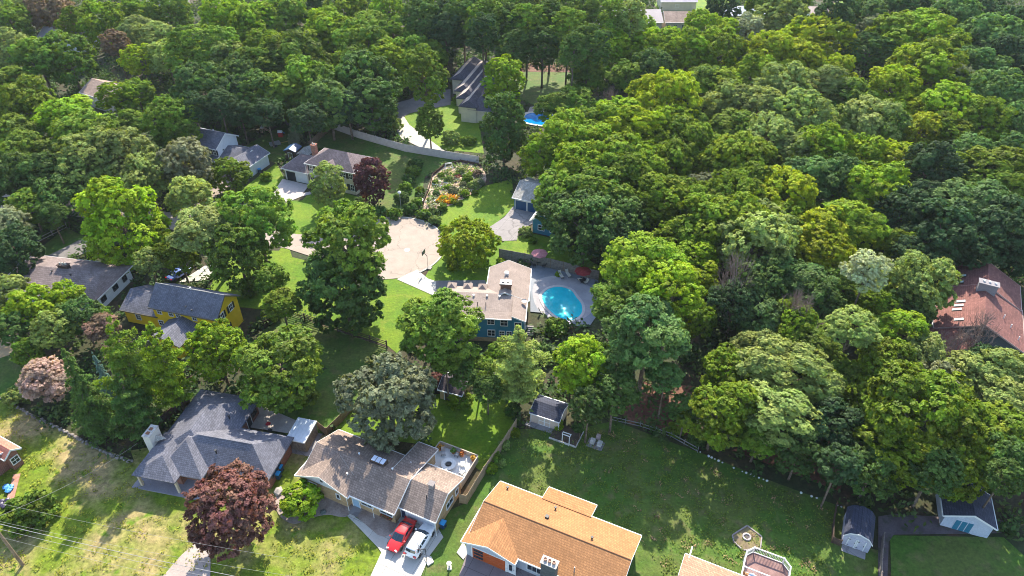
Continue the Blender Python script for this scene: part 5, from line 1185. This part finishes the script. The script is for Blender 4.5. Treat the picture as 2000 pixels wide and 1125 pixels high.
COLR = {'Y': (.27, .345, .008), 'B': (.2, .315, .01), 'G': (.135, .225, .02), 'D': (.082, .155, .03), 'P': (.235, .305, .075), 'T': (.1, .19, .045), 'O': (.145, .22, .01),
        'W': (.42, .45, .27), 'C': (.12, .04, .045), 'K': (.19, .085, .07), 'S': (.21, .235, .125), 'R': (.22, .15, .1), 'X': (.4, .3, .25), 'U': (.16, .25, .26), 'F': (.045, .095, .03)}  # F and T also put the shade of the right-hand woods into leaf colour
CNAME = {'X': 'pinkish grey', 'Y': 'yellow-green', 'B': 'bright green', 'G': 'mid green', 'D': 'dark green', 'P': 'pale green', 'T': 'blue-green', 'O': 'olive green', 'W': 'whitish green', 'C': 'dark copper', 'K': 'copper-red', 'S': 'silvery green', 'R': 'reddish brown', 'U': 'pale blue', 'F': 'very dark green'}
KNAME = {'o': ('broadleaf_tree', 'spreading tree', 'tree'), 'm': ('broadleaf_tree', 'round tree', 'tree'), 'l': ('broadleaf_tree', 'feathery tree', 'tree'), 't': ('broadleaf_tree', 'tall tree', 'tree'), 's': ('spruce_tree', 'spruce', 'tree'), 'p': ('pine_tree', 'pine', 'tree'), 'b': ('bare_tree', 'bare tree', 'tree'), 'r': ('shrub', 'shrub', 'shrub')}
ASP = {'o': .95, 'm': .95, 'l': .85, 't': 1.35, 'r': .8}
HDEF = {'o': 16, 'm': 12, 'l': 15, 't': 20, 'r': 0, 's': 13, 'p': 15, 'b': 6}
MARKS = [('orange-roofed house', 1080, 1030), ('brown-roofed house', 750, 950), ('slate-roofed house', 400, 850), ('yellow house', 350, 600), ('grey-brown house', 110, 540), ('cream colonial house', 640, 330), ('white gabled house', 450, 280),
         ('many-gabled house', 920, 160), ('blue pool house', 970, 600), ('twin blue garage', 1025, 390), ('red-brown house', 1920, 610), ('beige shed', 1070, 810), ('gambrel shed', 1675, 1030), ('pale outbuilding', 1890, 1000), ('turning circle', 800, 485),
         ('vegetable plot', 890, 355), ('small blue pool', 1055, 235), ('far tan-roofed house', 1310, 45), ('pool patio umbrellas', 1095, 520)]
def dirword(dx, dy):
    a = math.degrees(math.atan2(-dy, dx)) % 360
    return ['right of', 'up-right of', 'above', 'up-left of', 'left of', 'down-left of', 'below', 'down-right of'][int((a + 22.5) // 45) % 8]
TR = random.Random(77); _used = {}; _n = {}
def tree(u, v, r, k, c, h=None, label=None, group=None, zs=1.0):
    H = h or HDEF[k] * TR.uniform(.86, 1.18)
    if k in 'sp':
        zc = H * .45; x, y, _ = at(u, v, zc); dep = proj((x, y, zc))[2]; R = r * dep / FPX
    elif k == 'b':
        zc = H * .55; x, y, _ = at(u, v, zc); dep = proj((x, y, zc))[2]; R = r * dep / FPX
    else:
        zc = H * .6; R = 5
        for _i in range(6):
            x, y, _ = at(u, v, zc); dep = proj((x, y, zc))[2]; R = r * dep / FPX
            Hh = H if (h or k == 't') else min(H, 2 * ASP[k] * R + 2.5)
            zc = max(Hh - ASP[k] * R, ASP[k] * R * .72) if k != 'r' else R * .55
    nm, kw, cat = KNAME[k]
    if not label:
        mk = min(MARKS, key=lambda q: (q[1] - u) ** 2 + (q[2] - v) ** 2)
        label = '%s %s %s %s, %s%% across and %s%% down' % (CNAME[c], kw, dirword(u - mk[1], v - mk[2]), mk[0], round(u / 20), max(0, round(v / 11.25)))
        if label in _used: label = label.replace('%s%% across' % round(u / 20), '%.1f%% across' % (u / 20))
        if label in _used: label = label.replace(kw, 'smaller ' + kw)
    _used[label] = 1
    _n[k] = _n.get(k, -1) + 1
    cm, tm = PROTO[k][_n[k] % len(PROTO[k])]
    t = thing(nm, label, cat, (x, y, 0), TR.uniform(0, 360), group)
    irr = TR.uniform(.84, 1.14) if not h else 1.0
    cf = TR.uniform(.86, 1.14); col = [q * cf * TR.uniform(.95, 1.05) for q in COLR[c]]
    if zs != 1.0: zc = max(zc, ASP[k] * R * zs * .9)
    if k in 'sp': cs = (R / 3, R / 3, H / 10); ts = cs; cz = 0
    elif k == 'b': cs = (R / 3.4, R / 3.4, H / 6.5); ts = cs; cz = 0
    else: cs = (R / 6 * irr, R / 6 / irr, R / 6 * (zs if zs != 1.0 else TR.uniform(.9, 1.15))); ts = (R / 6, R / 6, zc / 10); cz = zc
    o = link('twigs' if k == 'b' else 'crown', cm, t, (0, 0, cz)); o.scale = cs; o.rotation_euler = (TR.uniform(-.12, .12), TR.uniform(-.12, .12), 0) if k in 'olt' else (0, 0, 0); o.color = (*col, 1)
    o = link('trunk', tm, t); o.scale = ts
    return t
# trees one can name
tree(446, 992, 88, 'o', 'K', 11, 'large copper-red maple in front of the slate-roofed house')
tree(725, 352, 37, 't', 'C', 11, 'dark copper egg-shaped beech at right end of cream colonial house')
tree(640, 362, 38, 't', 'P', 11, 'slim pale green tree in front of the cream colonial house door')
tree(915, 478, 58, 'm', 'Y', 8, 'dense round yellow-green tree on lawn right of turning circle')
tree(240, 440, 82, 't', 'B', 17, 'big bright green egg-shaped tree above the grey-brown and yellow houses')
tree(682, 480, 84, 'o', 'G', 19, 'huge dark green tree on the left edge of turning circle, upper crown'); tree(672, 565, 86, 'o', 'D', 14, 'huge dark green tree on the lawn below and left of turning circle')
tree(408, 448, 74, 'l', 'P', 16, 'open pale green tree left of the road above yellow house'); tree(500, 432, 72, 'o', 'G', 16, 'open mid green tree over the road right of paler one above yellow house')
tree(465, 500, 66, 'o', 'G', 13, 'darker green spreading tree on lawn right of the yellow house gable')
tree(449, 342, 40, 'o', 'O', 8, 'small olive tree with short trunk in front of white gabled house')
tree(760, 778, 96, 'm', 'S', 13, 'big round silvery-leaved tree behind the brown-roofed house')
tree(862, 645, 92, 'l', 'G', 16, 'large feathery mid green tree left of the blue pool house')
tree(1012, 728, 62, 'p', 'P', 15, 'pale green pine below the blue pool house'); tree(1136, 716, 62, 't', 'B', 14, 'bright yellowish green tree below the turquoise pool, right of pale pine')
tree(424, 684, 60, 'm', 'B', 11, 'round bright green tree touching right end of yellow house'); tree(548, 720, 88, 'm', 'G', 12, 'large round green tree behind the slate-roofed house patio')
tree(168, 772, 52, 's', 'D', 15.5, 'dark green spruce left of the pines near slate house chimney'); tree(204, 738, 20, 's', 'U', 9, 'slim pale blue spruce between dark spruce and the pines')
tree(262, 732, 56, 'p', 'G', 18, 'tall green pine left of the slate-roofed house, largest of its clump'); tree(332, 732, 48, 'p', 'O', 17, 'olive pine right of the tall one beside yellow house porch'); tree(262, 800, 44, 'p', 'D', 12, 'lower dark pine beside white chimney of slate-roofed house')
tree(92, 742, 58, 'l', 'X', 8, 'pinkish withered tree left of the dark spruce')
tree(897, 782, 24, 'r', 'O', None, 'small round clipped olive shrub in front of hidden shed')
tree(588, 975, 43, 'r', 'B', None, 'round bright green shrub in the front mulch bed'); tree(60, 1000, 46, 'r', 'G', None, 'spreading dark juniper shrub by the utility pole')
tree(830, 150, 48, 't', 'G', 22, 'tall two-trunked tree in front of the vinyl fence, left of many-gabled house')
tree(838, 238, 30, 't', 'G', 12, 'lower leafy tree by the vinyl fence left of bright lawn')
tree(985, 160, 44, 't', 'B', 16, 'tall bright green tree at the right side of the many-gabled house'); tree(984, 262, 50, 't', 'D', 15, 'tall dark tree at right end of the vinyl fence', None, 1.3)
tree(574, 252, 18, 's', 'S', 8, 'slim grey-green spruce behind white gabled house yard'); tree(768, 245, 20, 'r', 'P', None, 'pale shrub at the fence left of two-trunked tree')
tree(1252, 520, 88, 'l', 'B', 20, 'large feathery light green tree right of the pool patio umbrellas')
tree(1312, 570, 70, 'o', 'B', 19, 'spreading bright green tree right of the turquoise pool, upper of the great clump'); tree(1210, 588, 64, 'l', 'G', 16, 'mid green feathery tree overhanging the turquoise pool'); tree(1265, 650, 92, 'l', 'T', 18, 'great blue-green tree with pale bare trunk above the leaf litter')
tree(1300, 735, 40, 'l', 'T', 11, 'low blue-green bough tree beside the pale trunk'); tree(1200, 765, 50, 'o', 'D', 11, 'dark green tree right of the beige shed')
tree(440, 252, 14, 's', 'D', 6)
tree(1694, 528, 44, 'm', 'W', 16, 'whitish flowering tree up-left of the red-brown house')
tree(1666, 640, 54, 'l', 'P', 15, 'pale feathery tree with visible limbs left of the red-brown house')
tree(1856, 690, 40, 'b', 'R', 9, 'grey bare-branched tree just below-left of the red-brown house'); tree(1560, 622, 42, 'b', 'R', 12, 'bare pale-limbed tree in the woods left of red-brown house'); tree(1430, 560, 40, 'b', 'R', 15, 'bare dead tree in the dark gap right of great clump'); tree(1190, 208, 24, 'b', 'R', 11, 'small grey dead tree up-right of the small blue pool'); tree(1905, 655, 36, 'b', 'R', 11, 'bare branches in front of red-brown house gable'); tree(1765, 755, 36, 'b', 'R', 9)
# u, v, half width, kind, colour (, height)
ROWS = '''
20 40 45 o G|60 15 32 l P|100 28 45 o R 15|150 45 36 o O|200 48 46 o B|268 26 38 l B|330 22 40 o G|75 118 50 l G|135 118 46 o G|10 92 38 o P|8 165 42 l G|55 205 46 o O|225 86 30 o R 14|270 62 42 l P|312 78 36 o P
275 118 30 m Y|326 112 32 o P|396 100 52 o G|402 178 52 o D|440 40 46 o B|484 62 46 o B|505 130 40 o G|130 232 54 l B|172 268 50 o G|230 192 32 o B|268 182 28 o G|335 232 50 m G 16|260 240 30 l G|178 306 52 o P|246 304 52 o P|285 345 42 o P|360 322 46 o S|350 270 36 o G
28 268 48 l G|62 305 45 o G|18 350 45 o D|85 345 42 o D|22 442 36 o S|60 405 34 o G|112 385 36 o D|150 340 42 o P|30 490 40 o F|100 420 30 o D 9|348 494 42 o O 10|368 384 46 o P 12|550 592 42 l O 10|530 545 34 o G 10|290 510 30 o P 9
62 602 46 o B 9|105 645 44 o P 9|158 618 42 o D 9|200 640 38 l R 8|20 575 42 o P 9|196 612 20 o G 6|20 640 36 o D 8|130 580 34 o B 8|55 690 30 o G 6
672 22 46 o B|758 20 42 o B|592 12 46 o D|547 50 62 o G|496 44 46 o B|640 55 46 o B|650 88 55 o B|720 58 46 o G|712 95 50 o G|768 66 42 o G|524 102 38 o O|580 125 58 o G|600 188 62 o G|552 192 52 o G|642 205 46 o D|720 165 56 o D|756 124 42 o B|722 205 50 o D|800 112 38 o G|840 110 30 o G|500 190 42 o D|455 195 40 o F|470 150 36 o D|690 140 40 o G|440 120 38 o P|680 215 36 o F|860 60 46 t F|820 40 40 t D
905 45 42 t D|948 42 42 t G|990 50 42 t D|1030 52 42 t G|1075 48 42 t D|872 66 36 t F|942 66 36 t F|1005 98 40 t D|1060 92 38 t D|1110 60 40 t G|860 20 40 o G|925 12 36 o G|985 12 38 o G|1040 10 36 o P|1100 12 40 o G|1120 100 30 t D
1160 26 40 t G|1198 40 34 t G|1232 40 34 t P|1150 95 40 t D|1190 100 40 o B|1240 72 46 o B|1285 98 45 o B|1375 62 40 o B|1342 108 45 o B|1398 104 46 o B|1420 60 30 o B|1460 58 34 m W|1525 48 56 m P|1490 10 36 o G|1410 14 36 o F|1625 28 36 t F|1680 40 50 o T|1740 22 50 o T|1800 20 50 o T|1860 40 50 o T|1920 28 50 o F|1978 60 50 o F|1782 60 46 o O|1702 66 40 o S|1540 8 40 o G
1149 152 38 l G|1228 152 34 l G|1272 138 38 o D|1090 212 38 l G|1126 206 34 o G|1300 202 60 o Y|1262 186 32 o Y|1240 262 50 o Y|1373 162 38 l G|1408 168 40 l B|1420 204 42 o P|1434 252 46 l G|1482 212 44 o P|1200 242 50 o B|1140 245 36 o G|1107 272 50 o B|1060 302 38 o B|1160 285 48 o B|1300 255 46 o B|1340 280 46 o O|1220 312 56 o O|1142 338 56 o B|1313 322 42 o O|1382 296 38 o O|1440 315 54 o O|1386 330 36 o O|1090 378 46 o G|1160 385 56 o G|1216 355 50 o O|1142 442 62 o D|1212 430 46 o D|1296 392 50 o O|1258 410 36 o B|1376 368 30 m S|1428 394 50 o O|1474 372 46 o O|1376 444 60 o O|1446 442 60 o O|1356 508 42 o B|1320 470 40 o O|1190 478 40 o F|1100 420 44 o D|1340 240 40 l G|1345 400 44 o O|1260 350 44 o O
1595 100 60 o Y|1497 108 46 o Y|1556 124 46 o Y|1696 104 38 o D|1790 95 76 o B|1920 100 60 o T|1966 130 52 o F|1634 144 32 o Y|1528 178 46 o P|1606 174 46 l P|1665 192 42 l G|1804 156 74 o B|1744 172 42 o Y|1866 164 36 o S|1772 214 28 o Y|1860 216 52 o B|1940 190 48 o T|1920 246 46 o O|1976 244 42 o T|1796 258 38 o Y|1858 264 38 o O|1700 246 60 l P|1568 230 50 o P|1498 272 46 o P|1606 298 50 o B|1580 355 50 o T|1470 318 42 o O|1678 312 42 o B|1748 316 40 o Y|1704 388 68 m B|1530 386 52 o Y|1812 336 56 o F|1940 354 88 l O|1902 414 70 l T|1842 452 60 o F|1960 452 62 o F|1490 452 56 o P|1606 468 60 m Y|1660 440 60 l B|1540 440 40 o O|1730 250 40 o G|1640 350 42 o T|1560 300 40 o P|1890 310 44 o T|1760 420 44 o F|1810 400 44 o F|1990 310 42 o T|1660 245 40 l G|1470 150 38 o B|1900 140 44 o T
1470 486 64 o P|1366 546 36 o Y|1362 622 34 o O|1602 498 54 m Y|1790 562 58 o P|1752 484 32 o O|1578 556 50 l T|1522 540 42 o T|1432 600 44 o F|1538 618 32 o O|1562 645 40 o O|1754 652 52 l B|1710 596 38 m O|1458 676 32 l P|1424 724 46 m O|1538 730 76 l P|1614 764 34 o B|1662 742 42 l G|1730 722 55 m O|1682 784 42 o O|1398 812 54 m O|1518 812 70 l P|1802 820 112 o O 16|1830 746 36 m S|1918 706 34 o F|1882 728 42 l P|1966 732 56 l P|1974 792 56 l P|1962 844 56 l O|1630 836 50 o F|1750 884 62 o O|1870 902 68 o O|1950 905 60 o D|1705 918 58 o D 9|1826 912 56 o D 11|1560 884 46 o D 8|1480 858 46 l G 7|1640 905 44 o F 11|1480 560 48 o D|1480 620 44 l T|1600 590 40 o D|1650 560 42 l G|1500 680 40 l P|1600 690 44 l G|1780 600 40 o D|1820 520 32 o F|1990 500 34 o F|1780 500 36 o F|1900 480 50 o F|1960 930 40 o D 11|1590 660 40 l G|1800 690 44 l P|1340 800 34 o D 8|1440 780 40 o O 11
935 722 34 m G 8|952 760 30 o D 7|975 690 26 o G 7|905 730 30 o D 8|870 700 36 l G 11|1085 640 24 r G|1062 690 22 r D|1150 790 40 o D 10|1215 700 46 l D 13|600 232 36 o F 13|430 205 36 o F 15|380 215 34 o F 15|520 218 36 o F 13|470 222 30 o F 11
'''
for row in ROWS.strip().replace('\n', '|').split('|'):
    q = row.split(); tree(int(q[0]), int(q[1]), int(q[2]) * ((1.22 if int(q[1]) > 75 else 1.0) if len(q) < 6 and int(q[1]) < 900 and q[3] in 'olm' else 1.0), q[3], q[4], int(q[5]) if len(q) > 5 else None)
# shrubs, hedges and plants, each with a place of its own
SH = '''
806 335 16 G tall dark hedge shrub left of the vegetable plot, uppermost of the row|798 352 15 D dark hedge shrub left of the vegetable plot, second of the row|792 368 15 G dark hedge shrub left of the vegetable plot, third of the row|784 386 16 D hedge shrub left of the vegetable plot, lowest of the row|812 320 14 D small shrub at the top of the hedge row by the fence
770 418 15 G shrub at the top edge of the turning circle, nearest the lamp post|800 408 14 D dark shrub above the turning circle below the vegetable plot|828 418 14 G shrub right of the lamp post above the turning circle|850 430 12 P pale shrub at the upper right rim of turning circle|866 446 10 B small bright shrub left of round yellow-green tree|740 414 16 D dark shrub under the copper beech
875 350 9 P leafy vegetable bush at upper left of the vegetable plot|885 372 11 S grey-green bush at lower left of vegetable plot|912 350 12 G leafy bush right of the wheelbarrow|925 362 11 P pale bush at the right side of vegetable plot|908 378 10 B bright green bush at lower right of the vegetable plot|900 335 9 P pale bush at the top of vegetable plot|868 388 8 Y yellow-flowered bush at lower edge of vegetable plot, left one|884 393 8 Y yellow-flowered bush at lower edge of vegetable plot, right one
862 342 8 G small leafy bush by the plot edging fence|932 340 10 R reddish bush at upper right corner of the vegetable plot|939 358 9 S grey bush at right edge of vegetable plot
850 356 7 G small green clump behind the pale blue raised bed|892 342 7 G green clump left of the wheelbarrow|905 362 8 S grey-green clump in the middle of vegetable plot|918 341 7 B bright clump at the top right of vegetable plot|898 396 7 G green clump at the very bottom of vegetable plot|852 378 8 T blue-green leafy clump above the white rocks|928 376 7 O olive clump at lower right rim of vegetable plot|875 366 8 B bright clump in front of the pale blue raised bed|865 406 10 G leafy shrub below the white rock heap|845 415 12 D dark shrub left below the white rock heap|815 395 12 G shrub between hedge row and vegetable plot|820 372 10 O olive shrub left outside the plot edging fence
912 212 13 P pale round bush at front corner of many-gabled house|932 222 13 D dark round bush right of the pale one by many-gabled house|880 270 18 P pale shrub behind vinyl fence right of two-trunked tree|915 275 14 G green shrub behind vinyl fence near its right end|895 195 12 G shrub left of the many-gabled house wall
1026 452 14 P pale yellowish shrub beside blue garage drive|1040 470 9 G low shrub at the foot of the blue house wall|978 512 11 B narrow bright shrub at left end of board fence|1090 536 7 B small green plant at the fence between umbrellas
965 895 16 G leafy shrub right of tan board fence, upper|985 870 13 P pale flowering shrub right of tan board fence, higher up|958 915 14 B bright shrub at the foot of tan board fence|1090 828 13 B bright climbing bush right of the beige shed|1128 836 12 D dark leafy row in the netted bed|1000 800 16 D dark shrub left of the beige shed|1005 845 12 O olive shrub at left corner of the beige shed
520 345 12 B low bush beside the blue bin at white house wall|700 395 13 D dark bush at the foot of cream house under the beech|615 375 9 G small bush at cream colonial house wall|1885 1018 10 D dark bush in front of the pale outbuilding door|1912 1030 10 F dark bush right of outbuilding door|30 775 24 P pale shrub above the stone wall at left|1095 635 16 G dark shrub at the lower rim of pool coping
860 745 22 K dark red-leaved shrub left of the hidden shed|830 755 20 G shrub between silvery tree and hidden shed|740 700 20 D shrub at right end of rail fence|530 615 20 O bush at left corner of the rail fence|490 560 24 G bush on the lawn right of yellow house|1320 840 18 G low wood-edge bush behind wire fence, left one|1360 855 20 D low wood-edge bush behind wire fence, right one|980 905 10 P small white-flowered bush beside tan fence'''
for row in SH.strip().replace('\n', '|').split('|'):
    q = row.split(' ', 4); tree(int(q[0]), int(q[1]), int(q[2]), 'r', q[3], None, q[4])
garden_scatter()
scatter('grass_tufts', 'rough tufts and weeds in the dry front lawn', px((-300, 700), (0, 778), (165, 866), (262, 905), (250, 925), (375, 978), (530, 985), (560, 1025), (735, 1075), (690, 1170), (-300, 1170)), 26000, (.25, .27, .03), .14, 5, .05)
scatter('grass_tufts', 'rough tufts and weeds in the big shady lawn', px((1010, 845), (1200, 830), (1360, 890), (1500, 945), (1630, 1000), (1620, 1160), (1320, 1160), (1255, 1060), (985, 935)), 16000, (.13, .19, .025), .13, 6, .05)
scatter('fallen_leaves', 'scattered pale fallen leaves on the big shady lawn', px((1100, 850), (1200, 830), (1360, 890), (1500, 945), (1630, 1000), (1620, 1160), (1320, 1160), (1255, 1060)), 1500, (.32, .22, .12), .16, 7, .02)
# undergrowth of the woods: uncountable low growth, one object
rg = np.random.default_rng(99)
def inside(P, poly):
    x, y = P[:, 0], P[:, 1]; ins = np.zeros(len(P), bool); n = len(poly)
    for i in range(n):
        x0, y0 = poly[i]; x1, y1 = poly[(i + 1) % n]
        c = ((y0 > y) != (y1 > y)) & (x < (x1 - x0) * (y - y0) / (y1 - y0 + 1e-12) + x0); ins ^= c
    return ins
P = np.stack([rg.uniform(-230, 230, 26000), rg.uniform(48, 300, 26000)], 1)
keep = np.abs(P[:, 0]) < 35 + P[:, 1] * .78
for zn in ZONES: keep &= ~inside(P, zn)
for o in [o for o in bpy.data.objects if o.get('category') in ('house', 'shed', 'outbuilding', 'swimming pool', 'deck')]:
    ps = [o.matrix_world @ Vector((0, 0, 0))]
    bb = []
    for ch in o.children:
        if ch.type == 'MESH' and ch.name.split('.')[0] in ('roof', 'coping', 'floor'):
            bb += [ch.bound_box[i] for i in range(8)]
    if bb:
        bb = np.array(bb); a = o.rotation_euler.z; d = P - np.array(o.location[:2]); lx = d[:, 0] * math.cos(a) + d[:, 1] * math.sin(a); ly = -d[:, 0] * math.sin(a) + d[:, 1] * math.cos(a)
        keep &= ~((lx > bb[:, 0].min() - 1) & (lx < bb[:, 0].max() + 1) & (ly > bb[:, 1].min() - 1) & (ly < bb[:, 1].max() + 1))
P = P[keep]
C = []; S = []; T1 = []; T2 = []
for p in P:
    r_ = rg.uniform(.5, 1.2) + (rg.random() < .25) * rg.uniform(.4, 1.2); m = int(12 + 16 * r_); o = rg.normal(size=(m, 3)) * r_ * .5; o[:, 2] = np.abs(o[:, 2]) * 1.3 + .1
    C.append(o + np.array([p[0], p[1], 0])); S.append(rg.uniform(.3, .6, m)); T1.append(np.full(m, rg.random())); T2.append(rg.uniform(.2, .8, m))
C = np.concatenate(C); Nn = rg.normal(size=C.shape) * .6 + np.array([0, 0, 1.0])
me = leaves('undergrowth', C, Nn, np.concatenate(S), np.concatenate(T1), np.concatenate(T2), LEAF, rg)
o = link('undergrowth', me); o.color = (.06, .11, .03, 1); tag(o, 'low leafy undergrowth covering the floor of the woods', 'undergrowth', None, 'stuff')

# thin summer air
mb = MB().box(-705, 705, -85, 1105, -1, 79)
m = bpy.data.materials.new('thin_air'); m.use_nodes = True; N = m.node_tree.nodes; N.clear()
out = N.new('ShaderNodeOutputMaterial'); pv = N.new('ShaderNodeVolumePrincipled'); pv.inputs['Color'].default_value = (.8, .9, 1.0, 1); pv.inputs['Density'].default_value = .00007; pv.inputs['Anisotropy'].default_value = .2
m.node_tree.links.new(pv.outputs[0], out.inputs['Volume'])
tag(mb.build('haze', m), kind='stuff')
